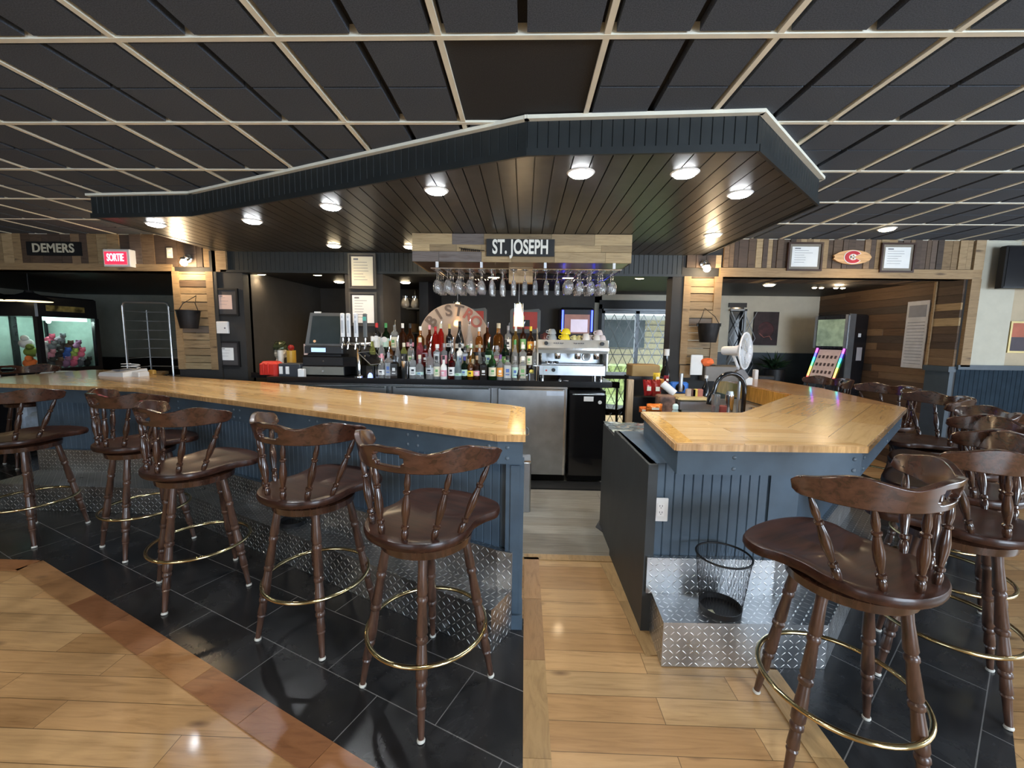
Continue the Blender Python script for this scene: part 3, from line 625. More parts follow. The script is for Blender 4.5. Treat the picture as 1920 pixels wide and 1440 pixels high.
STOOLS = [ # x, y, facing azimuth, azimuth of one foot, label
 (-.41, 1.70, 67, 8, 'dark wooden swivel bar stool nearest the gap at the left counter end'),
 (-1.08, 2.05, 66, 29, 'second dark bar stool from the gap at the left counter'),
 (-1.96, 2.36, 66, 0, 'third dark bar stool from the gap at the left counter'),
 (-2.75, 2.84, 68, 17, 'fourth dark bar stool from the gap at the left counter'),
 (-3.70, 2.90, 88, 50, 'leftmost of the dark bar stools before the left counter'),
 (-5.74, 4.60, 0, 20, 'dark bar stool half hidden beyond the left end of the counter base'),
 (1.19, 1.46, 117, 29, 'large dark bar stool nearest the camera at the right counter'),
 (1.96, 1.86, 128, 5, 'bar stool cut by the right photo edge, behind the nearest one'),
 (2.38, 2.27, 132, 10, 'third bar stool along the angled side of the right counter'),
 (2.78, 2.70, 132, 40, 'fourth bar stool along the angled side of the right counter'),
 (3.34, 2.78, 120, 15, 'bar stool standing back from the angled counter side at the right edge'),
 (3.22, 3.38, 160, 25, 'bar stool with its side to the camera by the counter right corner'),
 (3.42, 4.05, 175, 0, 'bar stool beside the far side of the right counter'),
 (3.40, 4.80, 178, 30, 'bar stool at the counter in front of the gaming machine')]
base_kids = KIDS(stool)
for i, (x, y, fa, la, lab) in enumerate(STOOLS):
    if i == 0: o = stool
    else:
        o = stool.copy(); col.objects.link(o)
        for c in base_kids: q = c.copy(); col.objects.link(q); q.parent = o
    o.location = (x, y, .005); o.rotation_euler = (0, 0, RD(fa-90)); o['label'] = lab; o['category'] = 'bar stool'; o['group'] = SG
    if i == 0: first = o
    stool_legs(o, RD(la-(fa-90)))
# ================================================================ lamps in the canopy
def downlight(p, warm, lab, z, power):
    o = thing('recessed_downlight', lab, 'ceiling light', (p.x, p.y, z), 0, 'recessed lights')
    MB().lathe((0, 0, -.006), (0, 0, .0), [(0, .070), (.4, .075), (1, .078)], 24).build('trim_ring', M['white'], o, local=True, smooth=True)
    MB().lathe((0, 0, -.020), (0, 0, -.004), [(0, .040), (.3, .055), (.7, .062), (1, .064)], 20).build('lens', M['lampw'] if warm else M['lamp'], o, local=True)
    light('SPOT', 'downlight_beam', (p.x, p.y, z-.03), power, WARM if warm else COOL, size=.04, spot=140, blend=.8)
for px, py, wm, pw, lab in ((1089, 324, 0, 30, 'bright white recessed light in the canopy above the gap'), (1284, 324, 0, 30, 'bright white recessed light over the right counter front'), (1387, 363, 0, 26, 'rightmost bright recessed light in the canopy'),
        (818, 357, 0, 30, 'bright white recessed light left of the canopy bend'), (620, 387, 0, 26, 'white recessed light, second left of the canopy bend'), (473, 414, 0, 24, 'white recessed light, third left of the canopy bend'),
        (292, 420, 0, 20, 'leftmost recessed light under the canopy'), (1337, 440, 1, 18, 'warm recessed light at the canopy rear right'), (626, 460, 1, 18, 'warm recessed light at the canopy rear, left of the certificates'), (769, 462, 1, 14, 'warm recessed light just left of the hanging wooden box')):
    downlight(on_z(px, py, SZ), wm, lab, SZ-.0, pw)
for px, py, pw, lab in ((482, 512, 9, 'warm small light above the left framed notices'), (592, 514, 9, 'warm small light above the cash register'), (636, 529, 7, 'warm small light deeper in the left recess'), (760, 530, 8, 'warm small light over the shelf with coffee pots'), (1200, 521, 8, 'warm small light before the patio door'), (926, 521, 14, 'small warm light behind the left hanging glasses'), (1065, 522, 9, 'small warm light behind the right hanging glasses')):
    p = on_z(px, py, HB+.02); p.y = max(p.y, WY+.25) if p.y < WY+.25 else p.y
    downlight(p, 1, lab, HB+.03, pw)
p = on_z(1663, 428, CZ); downlight(p, 1, 'warm recessed light in the main ceiling before the hockey plaque', CZ-.004, 22)
downlight(Vector((-5.4, 6.6, 0)), 1, 'recessed light in the dark arcade room ceiling', HB+.03, 45); downlight(Vector((3.1, 5.5, 0)), 1, 'recessed light in the alcove ceiling behind the right wooden post', HB+.03, 10)  # both lights added to brighten the arcade room and the alcove
# ================================================================ signs and frames on the rear plane
def board_sign(name, lab, x0, x1, z0, z1, y, txt, size, mat, tm, sx=1.0, wt=.004, sp=1.05):
    c = Vector(((x0+x1)/2, y, z0)); o = thing(name, lab, 'sign', c)
    MB().box(x0, x1, y-.02, y, z0, z1).build('backboard', mat, o)
    text(txt, 'lettering', tm, o, ((x0+x1)/2, y-.022, (z0+z1)/2), size, weight=wt, spacing=sp, sx=sx); return o
a, b = on_y(54, 479, WY-.03), on_y(152, 454, WY-.03)
board_sign('name_sign', 'black board reading DEMERS in pale letters on the pallet wood band at left', a.x, b.x, a.z, b.z, WY-.027, 'DEMERS', .135, M['black'], plain('bone_letters', (.52, .48, .36), .7), .98, .003)
a, b = on_y(203, 501, WY-.05), on_y(250, 469, WY-.05)
o = thing('exit_sign', 'white box exit sign with glowing red letters SORTIE beside the name board', 'sign', ((a.x+b.x)/2, WY-.06, a.z))
MB().cbox(a.x, b.x, WY-.10, WY-.02, a.z, b.z, .006).build('housing', M['white'], o)
MB().box(a.x+.02, b.x-.035, WY-.104, WY-.1, a.z+.025, b.z-.03).build('light_panel', plain('exit_panel', (.5, .02, .04), .5, emit=(1, .02, .05), es=1.6, var=0), o)
text('SORTIE', 'lettering', plain('exit_letters', (1, .3, .35), .5, emit=(1, .35, .42), es=2.2, var=0), o, ((a.x+b.x)/2-.008, WY-.106, (a.z+b.z)/2), .115, weight=.002, sx=.52)
def frame(lab, x0, x1, z0, z1, y, fm, mat_in, paper, marg=.05, fw=.022, lines=6, px0=0, px1=0, pz0=0, pz1=0, cat='framed notice', nm_='framed_notice', head=True):
    o = thing(nm_, lab, cat, ((x0+x1)/2, y, z0))
    MB().box(x0, x0+fw, y-.025, y, z0, z1).box(x1-fw, x1, y-.025, y, z0, z1).box(x0+fw, x1-fw, y-.025, y, z0, z0+fw).box(x0+fw, x1-fw, y-.025, y, z1-fw, z1).build('frame', fm, o)
    MB().box(x0+fw, x1-fw, y-.010, y, z0+fw, z1-fw).build('mat_board', mat_in, o)
    a0, a1, b0, b1 = x0+marg+px0, x1-marg-px1, z0+marg+pz0, z1-marg-pz1
    s = MB().box(a0, a1, y-.013, y-.0105, b0, b1).build('sheet', paper, o)
    mb = MB(); r = random.Random(int(x0*100)); H = b1-b0
    for k in range(lines):
        z = b1-H*(.2+.7*k/lines); L = (a1-a0)*r.uniform(.35, .78); mb.box(a0+(a1-a0)*.1, a0+(a1-a0)*.1+L, y-.0145, y-.013, z, z+H*.014)
    if head: mb.box(a0+(a1-a0)*.1, a0+(a1-a0)*.32, y-.0145, y-.013, b1-H*.12, b1-H*.06)
    if lines: mb.build('print', M['ink'], s)
    return o
wal = plain('dark_walnut_frame', (.05, .025, .018), .35); dg = plain('dark_grey_mat', (.06, .055, .055), .8); cm = plain('taupe_mat', (.22, .19, .15), .8)
a, b = on_y(1473, 508, WY-.03), on_y(1543, 455, WY-.03)
frame('brown framed letter at left of the hockey plaque on the pallet wood band', a.x, b.x, a.z, b.z, WY-.028, wal, cm, M['paper'], .045, .018)
a, b = on_y(1646, 511, WY-.03), on_y(1716, 456, WY-.03)
frame('brown framed letter at right of the hockey plaque on the pallet wood band', a.x, b.x, a.z, b.z, WY-.028, wal, cm, M['paper'], .045, .018)
a, b = on_y(656, 542, WY-.02), on_y(706, 476, WY-.02)
frame('grey framed certificate, upper of two on the narrow column', a.x, b.x, a.z, b.z, WY-.032, plain('grey_frame', (.07, .065, .055), .4), dg, M['cert'], .035, .02, 7)
a, b = on_y(656, 611, WY-.02), on_y(706, 548, WY-.02)
frame('grey framed certificate, lower of two on the narrow column', a.x, b.x, a.z, b.z, WY-.005, plain('grey_frame', (.07, .065, .055), .4), dg, M['paper'], .035, .02, 7)
a, b = on_y(401, 592, WY), on_y(447, 541, WY)
frame('black frame with a small pale pink slip on the dark wall', a.x, b.x, a.z, b.z, WY-.001, M['black'], dg, M['pink'], .075, .02, 3)
a, b = on_y(406, 687, WY), on_y(450, 640, WY)
frame('black frame with a small white slip, below the thermostat', a.x, b.x, a.z, b.z, WY-.001, M['black'], dg, M['paper'], .075, .02, 3)
a, b = on_y(410, 625, WY), on_y(430, 603, WY)
o = thing('thermostat', 'white square wall thermostat box between the two black frames', 'thermostat', ((a.x+b.x)/2, WY, a.z)); MB().cbox(a.x, b.x, WY-.035, WY, a.z, b.z, .006).build('cover', M['white'], o); MB().cyl((b.x-.03, WY-.04, a.z+.06), (b.x-.03, WY-.034, a.z+.06), .009).build('dial', M['ink'], o)
a = on_y(318, 474, WY-.03); o = thing('wall_outlet', 'white double outlet on the pallet wood above the left post', 'outlet', (a.x, WY-.03, a.z-.05)); MB().cbox(a.x-.033, a.x+.033, WY-.036, WY-.024, a.z-.055, a.z+.055, .004).build('cover_plate', M['cert'], o)
mb = MB().box(a.x-.016, a.x+.016, WY-.04, WY-.035, a.z+.008, a.z+.036).box(a.x-.016, a.x+.016, WY-.04, WY-.035, a.z-.036, a.z-.008); mb.build('sockets', M['white'], o)
# outlet on the right counter
o = thing('wall_outlet', 'white duplex outlet on the blue panelling of the right counter', 'outlet', (.71, 2.08, .63))
x, z = .716, .677; y = 2.088
MB().cbox(x-.039, x+.039, y-.008, y+.002, z-.062, z+.062, .004).build('cover_plate', M['white'], o)
MB().box(x-.017, x+.017, y-.011, y-.007, z-.034, z+.034).build('socket_face', plain('bright_white', (.85, .85, .85), .3, var=0), o)
mb = MB()
for dz in (-.017, .017): mb.box(x-.008, x-.005, y-.0125, y-.010, z+dz, z+dz+.009).box(x+.005, x+.008, y-.0125, y-.010, z+dz, z+dz+.009).cyl((x, y-.0125, z+dz-.006), (x, y-.010, z+dz-.006), .0025, 8)
mb.build('slots', M['ink'], o)
# hockey plaque
a, b = on_y(1560, 483, WY-.03), on_y(1631, 483, WY-.03); cx, cz, hw = (a.x+b.x)/2, (a.z+b.z)/2, (b.x-a.x)/2
o = thing('wall_plaque', 'pointed oval wooden plaque with a red C shaped hockey emblem', 'plaque', (cx, WY-.03, cz-.08))
pl = [(hw*t, .075*math.sqrt(max(0, 1-abs(t)**1.7))) for t in [k/12 for k in range(-12, 13)]]; out = [(cx+x, cz+z) for x, z in pl] + [(cx+x, cz-z) for x, z in pl[-2:0:-1]]
out[0] = (cx-hw*.93, cz); out.insert(1, (cx-hw, cz+.02)); out.append((cx-hw, cz-.02))
n = len(out); mb = MB().add([(x, WY-.055, z) for x, z in out]+[(x, WY-.03, z) for x, z in out], [tuple(range(n)), tuple(reversed(range(n, 2*n)))]+[(i, n+i, n+(i+1) % n, (i+1) % n) for i in range(n)])
mb.build('board', stained('orange_plaque_wood', (.42, .22, .08), (.62, .36, .16), .4, .2, 1, 'x'), o)
def cshape(mb, c, ro, ri, sx, y0, y1, open_=38):
    v = []; f = []; k = 28
    for i in range(k+1):
        t = RD(open_)+(2*pi-2*RD(open_))*i/k
        for r_ in (ro, ri): v += [(c[0]+sx*r_*cos(t), y0, c[1]+r_*sin(t)), (c[0]+sx*r_*cos(t), y1, c[1]+r_*sin(t))]
    for i in range(k): q = 4*i; f += [(q, q+4, q+6, q+2), (q, q+1, q+5, q+4), (q+2, q+6, q+7, q+3)]
    f += [(0, 2, 3, 1), (4*k, 4*k+1, 4*k+3, 4*k+2)]; mb.add(v, f)
mb = MB(); cshape(mb, (cx, cz), .070, .024, 1.35, WY-.060, WY-.0555, 30); mb.build('emblem_outline', M['white'], o)
mb = MB(); cshape(mb, (cx, cz), .064, .032, 1.35, WY-.063, WY-.0585, 34); mb.build('emblem_letter', plain('emblem_red', (.45, .02, .03), .5), o)
mb = MB().box(cx-.024, cx-.012, WY-.066, WY-.058, cz-.022, cz+.022).box(cx+.008, cx+.020, WY-.066, WY-.058, cz-.022, cz+.022).box(cx-.024, cx+.02, WY-.066, WY-.058, cz-.005, cz+.005); mb.build('emblem_inner_letter', M['white'], o)
# buckets hung on the posts
def bucket(lab, x, z, r=.115, h=.20):
    o = thing('hanging_bucket', lab, 'bucket', (x, WY-.17, z)); y = WY-.17
    MB().lathe((x, y, z), (x, y, z+h), [(0, .001), (0, r*.70), (.02, r*.72), (.5, r*.86), (1, r), (1.0, r+.006), (.97, r+.006), (.96, r-.006), (.05, r*.66), (.05, .001)], 24, caps=False).build('pail', M['iron'], o, smooth=True)
    for s in (-1, 1): MB().box(x+s*r-.012, x+s*r+.012, y-.008, y+.008, z+h-.03, z+h-.006).build('handle_lug', M['iron'], o)
    MB().tube([(x-r-.004, y, z+h-.02), (x-r*.6, y+.02, z+h+.075), (x, y+.13, z+h+.17), (x+r*.6, y+.02, z+h+.075), (x+r+.004, y, z+h-.02)], .004, 6).build('bail_handle', M['iron'], o)
p = on_y(1325, 642, WY-.17); bucket('black iron bucket hanging on the right pallet wood post', p.x+.01, p.z)
p = on_y(355, 616, WY-.17); bucket('black iron bucket hanging on the left pallet wood post', p.x, p.z)
# wall sconces
for px, py, lab, pw in ((346, 489, 'glowing wall sconce at the top of the left wooden post', 9), (1325, 500, 'glowing globe sconce at the top of the right wooden post', 5)):
    p = on_y(px, py, WY-.10); o = thing('wall_sconce', lab, 'wall lamp', (p.x, WY-.03, p.z))
    MB().lathe((p.x, WY-.03, p.z+.035), (p.x, WY-.055, p.z+.035), [(0, .045), (.7, .045), (1, .03)], 16).build('back_plate', M['chrome'], o)
    MB().tube([(p.x, WY-.05, p.z+.04), (p.x, WY-.10, p.z+.05), (p.x, WY-.11, p.z+.03)], .009, 8).build('arm', M['chrome'], o)
    MB().lathe((p.x, WY-.11, p.z+.035), (p.x, WY-.11, p.z+.01), [(0, .02), (.3, .035), (1, .04)], 14).build('shade_cap', M['chrome'], o)
    MB().blob((p.x, WY-.11, p.z-.022), .036, 14, 9).build('bulb', M['lampw'], o, smooth=True)
    light('POINT', 'sconce_light', (p.x, WY-.18, p.z-.09), pw, WARM, size=.03)
# ================================================================ wooden box and glass rack hanging over the bar
FY = 3.80
hb = thing('hanging_wood_box', 'grey brown plank box hanging from the canopy, carrying the glass rack', 'overhead box', (-.04, 4.0, 2.21))
a, b = on_y(773, 491, FY), on_y(1186, 441, FY); x0, x1, z0, z1 = a.x, b.x, 2.215, SZ-.002
mb = MB(); r = random.Random(4); rows = [(z1-.095, z1), (z1-.155, z1-.095), (z0, z1-.155)]
for k, (c, d) in enumerate(rows):
    cuts = [[x0, x0+.36, -.38, .22, .60, x1], [x0, x0+.16, x0+.40, x0+.62, .23, .66, x1], [x0, x0+.24, -.40, -.13, .25, .7, x1]][k]
    for u, v_ in zip(cuts, cuts[1:]): mb.box(u+.001, v_-.001, FY-.006*(k == 1), FY+.02, c+.001, d-.001)
mb.build('front_boards', M['boxwood'], hb)
mb = MB().box(x0, x0+.018, FY+.02, 4.42, z0, z1).box(x1-.018, x1, FY+.02, 4.42, z0, z1).box(x0+.018, x1-.018, 4.40, 4.42, z0, z1); mb.build('side_boards', M['boxwood'], hb)
MB().box(x0+.018, x1-.018, FY+.02, 4.40, z0, z0+.015).build('bottom_panel', stained('brown_box_bottom', (.07, .04, .025), (.12, .075, .045), .35, .2, .5, 'x'), hb)
a, b = on_y(912, 480, FY-.02), on_y(1040, 449, FY-.02)
board_sign('name_sign', 'black board reading ST. JOSEPH in white letters on the hanging box', a.x, b.x, a.z, b.z, FY-.007, 'ST. JOSEPH', .168, M['black'], plain('warm_white_letters', (.78, .77, .70), .6, emit=None), .60, .0045, 1.02)
mb = MB(); p = on_y(865, 467, FY-.02); q = on_y(902, 471, FY-.02)
for k in range(10): t = k/10; c = p.lerp(q, t); mb.lathe((c.x, FY-.02, c.z-.018+.004*k*.3), (c.x+.008, FY-.02, c.z+.014), [(0, .002), (.5, .006), (1, .002)], 6)
o = mb.tube([p+Vector((-.02, 0, .012)), p.lerp(q, .5), q+Vector((.03, 0, .008))], .003, 5).build('spring_ornament', M['iron']); tag(o, 'small dark coiled metal ornament left of the ST. JOSEPH board', 'ornament')
rk = thing('glass_rack', 'chrome stemware rack suspended under the hanging wooden box', 'glass rack', (0, 4.0, 2.14))
RZ = 2.135; mb = MB()
mb.tube([(-.85, 3.78, RZ+.02), (.84, 3.78, RZ+.02), (.84, 4.40, RZ+.02), (-.85, 4.40, RZ+.02)], .006, 6, True); mb.build('outer_frame', M['chrome'], rk)
RX = [-.80+.0985*k for k in range(17)]
for x in RX:
    mb = MB()
    for s in (-.014, .014): mb.tube([(x+s, 3.76, RZ), (x+s, 4.42, RZ)], .0025, 5)
    mb.tube([(x, 3.785, RZ+.02), (x, 3.785, RZ)], .002, 5); mb.build('stem_rail', M['chrome'], rk)
for x in (-.80, -.40, .17, .78):
    MB().box(x-.012, x+.012, 3.80, 3.815, RZ+.01, z0+.0).build('hanger_bracket', M['white'] if abs(x) > .7 else M['steel'], rk)
MB().box(-.165, .065, 4.08, 4.20, RZ-.06, z0).build('centre_block', stained('pale_block_wood', (.40, .27, .14), (.5, .35, .19), .5, 0, .5), rk)
gl = plain('stemware_glass', (1, 1, 1), .02, trans=.94, var=0, ior=1.45)
proto = None; r = random.Random(12)
desc = ['wine glass', 'champagne flute', 'balloon glass']
def glass_obj(kind):
    o = thing('stemmed_glass', 'x', 'glass')
    bowl = {0: [(0, .004), (.02, .004), (.38, .004), (.46, .022), (.62, .036), (.82, .037), (1, .029)], 1: [(0, .004), (.34, .004), (.42, .016), (.6, .024), (.85, .025), (1, .021)], 2: [(0, .004), (.3, .004), (.4, .030), (.58, .046), (.8, .044), (1, .033)]}[kind]
    H = (.19, .205, .19)[kind]
    MB().lathe((0, 0, 0), (0, 0, -H), bowl+[(1.0, bowl[-1][1]-.0018)]+[(t-.0, max(.001, q-.0018)) for t, q in bowl[::-1] if t > .4]+[(.45, .0008)], 14, caps=False).build('bowl', gl, o, local=True, smooth=True)
    MB().lathe((0, 0, .012), (0, 0, .003), [(0, .034), (.4, .034), (1, .006)], 16).build('foot', gl, o, local=True, smooth=True)
    return o
protos = {}
rows_n = [4, 4, 4, 4, 3, 3, 3, 2, 1, 1, 1, 1, 2, 3, 3, 3, 2]
ordn = ['first', 'second', 'third', 'fourth', 'fifth', 'sixth', 'seventh', 'eighth', 'ninth', 'tenth', 'eleventh', 'twelfth', 'thirteenth', 'fourteenth', 'fifteenth', 'sixteenth', 'seventeenth']
for k, x in enumerate(RX):
    for j in range(rows_n[k]):
        kd = (0 if k < 5 else 1 if k in (5, 6, 7, 8, 9, 10, 11) else (2 if k == 12 else 0)) if j < 3 else 2
        if kd not in protos: g = protos[kd] = glass_obj(kd)
        else: g = copy_tree(protos[kd])
        lean = .0
        g.location = (x+r.uniform(-.004, .004), 3.80+.095*j+r.uniform(-.006, .006), RZ+.0005); g.rotation_euler = (0, 0, r.uniform(0, 3))
        depth = ['front', 'second', 'third', 'rearmost'][j]
        g['label'] = 'upside-down %s, %s in the %s row of the rack from the left' % (desc[kd], depth, ordn[k]); g['category'] = 'glass'; g['group'] = 'stemware hanging in the rack'
# pendants
def pendant(px, py0, py1, Y, lab, top, pw):
    a, b = on_y(px, py0, Y), on_y(px, py1, Y); o = thing('pendant_lamp', lab, 'pendant lamp', (a.x, Y, b.z))
    MB().cyl((a.x, Y, a.z), (a.x, Y, top), .002, 6).build('cord', M['steel'], o); MB().lathe((a.x, Y, a.z+.015), (a.x, Y, a.z-.015), [(0, .006), (.3, .016), (1, .016)], 12).build('lamp_cap', M['chrome'], o)
    h = a.z-b.z
    MB().lathe((a.x, Y, a.z-.01), (a.x, Y, b.z), [(0, .016), (.3, .022), (.65, .038), (.85, .041), (1, .034), (1, .001)], 18, caps=False).build('inner_shade', plain('amber_glow_shade', (1, .8, .5), .5, emit=(1, .66, .30), es=2.6, var=0), o, smooth=True)
    MB().lathe((a.x, Y, a.z+.0), (a.x, Y, b.z-.003), [(0, .046), (1, .048)], 20, caps=False).build('outer_glass', plain('pale_amber_glass', (1, .95, .86), .0, trans=1, var=0), o, smooth=True)
    light('POINT', 'pendant_light', (a.x, Y-.08, b.z-.03), pw, WARM, size=.04)
pendant(973, 568, 612, 4.12, 'glowing amber glass pendant lamp before the red picture', 2.2, 3)
pendant(858, 566, 602, 4.86, 'pendant lamp glowing behind the round BISTRO sign', 2.24, 8)
# ================================================================ back counter with coolers
CF = 4.28; CT = 1.105
o = thing('back_counter', 'long black back bar worktop carrying the bottles and espresso machine', 'counter', (-.95, 4.6, 1.03))
xl, xr = on_y(500, 703, CF).x, on_y(1148, 716, CF).x
MB().prism([(xl, CF), (xr, CF), (xr, WY-.02), (xl, WY-.02)], CT-.06, CT).prism([(-1.58, WY-.02), (xr, WY-.02), (xr, 5.05), (-1.58, 5.05)], CT-.06, CT).prism([(xl-.0, WY-.02), (-2.05, WY-.02), (-2.05, 5.15), (-3.1, 5.15), (-3.15, WY-.02)], CT-.06, CT).build('worktop', plain('black_laminate', (.010, .010, .011), .18, coat=.3), o)
def xz(px, py, Y=CF+.03): p = on_y(px, py, Y); return p.x, p.z
cool = thing('bar_cooler', 'stainless back bar cooler with three wide doors under the black worktop', 'cooler', (-.8, 4.6, .0))
cl, cr_ = xl+.12, xz(1064, 728)[0]
MB().box(cl, cr_, CF+.05, 5.0, .10, CT-.062).build('body', M['steel_dull'], cool)
MB().box(cl, cr_, CF+.02, CF+.05, CT-.083, CT-.062).build('top_rail', plain('bright_steel', (.7, .7, .71), .2, 1), cool)
MB().box(cl, cr_, CF+.12, 4.95, .0, .10).build('plinth', M['black'], cool)
e = [xz(v, 740)[0] for v in (568, 728, 738, 922, 934, 1061)]
ez = [cl+.02, e[1], e[2], e[3], e[4], e[5]]
for k in range(3):
    u, v_ = ez[2*k], ez[2*k+1]
    d = MB().cbox(u, v_, CF+.012, CF+.05, .105, CT-.085, .004).build('door', M['steel'], cool)
    MB().box(v_-.012 if k < 2 else v_-.018, v_, CF+.006, CF+.013, .105, CT-.085).build('edge_strip', plain('bright_steel', (.7, .7, .71), .2, 1), d)
    MB().box(u+.03, v_-.03, CF+.004, CF+.012, CT-.098, CT-.088).build('pull_lip', M['chrome'], d)
a = on_y(1025, 734, CF); MB().box(a.x, a.x+.18, CF+.008, CF+.012, a.z-.045, a.z).build('maker_label', plain('pale_blue_label', (.55, .62, .72), .4), cool)
MB().box(ez[2]-.04, ez[2]-.018, CF+.02, CF+.05, .12, CT-.09).build('divider', M['steel_dull'], cool)
mf_ = thing('mini_fridge', 'small black fridge under the right end of the worktop', 'fridge', (.7, 4.6, 0)); u, v_ = xz(1068, 740)[0], xz(1137, 740)[0]
MB().box(u, v_, CF+.07, 4.98, .03, CT-.10).build('body', M['blackg'], mf_); MB().cbox(u, v_, CF+.02, CF+.07, .10, CT-.13, .01).build('door', M['blackg'], mf_)
MB().cyl((u+.03, CF+.015, CT-.135), (v_-.02, CF+.015, CT-.135), .006, 8).build('handle', M['steel'], mf_)
a = on_y(1095, 752, CF); MB().box(a.x, a.x+.10, CF+.017, CF+.02, a.z-.005, a.z+.045).build('notice_sticker', M['white'], mf_)
a = on_y(1120, 755, CF); MB().lathe((a.x+.03, CF+.016, a.z), (a.x+.03, CF+.02, a.z), [(0, .02), (1, .02)], 12).build('oval_sticker', M['white'], mf_)
tag(MB().prism([(-.6, 4.12), (.92, 4.12), (.92, 4.34), (-.6, 4.34)], .004, .02).build('rubber_mat', M['rubber']), 'black rubber floor mat before the cooler and mini fridge', 'mat')
tag(MB().prism([(.61, 3.29), (.66, 3.18), (.86, 3.05), (.86, 3.60), (.70, 3.50)], .004, .012).build('rubber_mat', plain('grey_rubber', (.06, .062, .065), .7)), 'grey floor mat corner showing beyond the right counter panel', 'mat')
o = thing('waste_bin', 'narrow stainless bin behind the left counter end', 'bin', (-.01, 3.3, .0))
MB().cbox(-.12, .075, 3.55, 3.75, .005, .46, .01).build('body', M['steel'], o); MB().box(-.115, .07, 3.555, 3.745, .46, .475).build('lid', M['chrome'], o)
MB().tube([(.012, 2.6, .93), (.035, 2.6, .935), (.036, 2.6, .97), (.02, 2.6, .985)], .004, 6).build('side_hook', M['chrome'], lb)
# stepped bottle stand
TY = [(4.31, CT), (4.43, 1.225), (4.55, 1.385)]
o = thing('bottle_stand', 'dark stepped stand carrying the bottle rows on the back worktop', 'bottle stand', (-.8, 4.5, CT)); xa, xb = on_y(692, 700, 4.45).x, on_y(1004, 700, 4.45).x
MB().box(xa, xb, 4.375, 4.49, CT, 1.225).build('lower_step', M['blackg'], o); MB().box(xa, xb, 4.49, 4.62, CT, 1.385).build('upper_step', M['blackg'], o)
# bottle generator
GL = dict(clear=((.95, .97, .97), .0), green=((.05, .22, .05), .0), dgreen=((.02, .08, .03), .0), amber=((.70, .28, .05), .0), brown=((.22, .07, .02), .0), black=((.01, .01, .01), None), red=((.75, .04, .03), .0), pink=((.85, .25, .32), .0), lime=((.75, .80, .25), .0), frost=((.62, .78, .82), .4), gold=((.85, .55, .15), .0), wine=((.25, .02, .02), .0), white=((.8, .8, .76), None), blue=((.03, .04, .22), None))
def gmat(k):
    c, q = GL[k]
    if q is None: return plain('bottle_'+k, c, .12, coat=.4, var=0)
    return plain('bottle_glass_'+k, c, q, trans=.88 if k in ('clear', 'frost', 'lime', 'pink') else .93, var=0, ior=1.35)
SHAPES = { # t, r as share of radius
 'wine': [(0, .94), (.01, 1), (.60, 1), (.68, .86), (.75, .45), (.80, .36), (.97, .34), (1, .34)],
 'spirit': [(0, .94), (.01, 1), (.66, 1), (.72, .88), (.77, .45), (.82, .36), (1, .36)],
 'taper': [(0, .96), (.01, 1), (.38, .98), (.62, .6), (.78, .33), (1, .30)],
 'flask': [(0, .9), (.02, 1), (.52, 1), (.62, .8), (.70, .38), (1, .34)],
 'globe': [(0, .7), (.08, .95), (.25, 1), (.42, .85), (.54, .4), (.62, .32), (1, .32)],
 'square': [(0, 1), (.01, 1.04), (.70, 1.04), (.76, .7), (.80, .4), (1, .38)],
 'tall': [(0, .9), (.01, 1), (.70, .95), (.80, .55), (.86, .42), (1, .40)]}
LC = dict(white=(.78, .78, .76), cream=(.70, .66, .50), yellow=(.85, .60, .03), black=(.02, .02, .025), pink=(.75, .35, .42), green=(.16, .38, .14), mint=(.50, .70, .60), orange=(.80, .35, .07), blue=(.10, .18, .45), silver=(.5, .52, .55), red=(.6, .05, .04), gold=(.6, .45, .15), none=None)
LN = dict(none='no label')
NEED = []
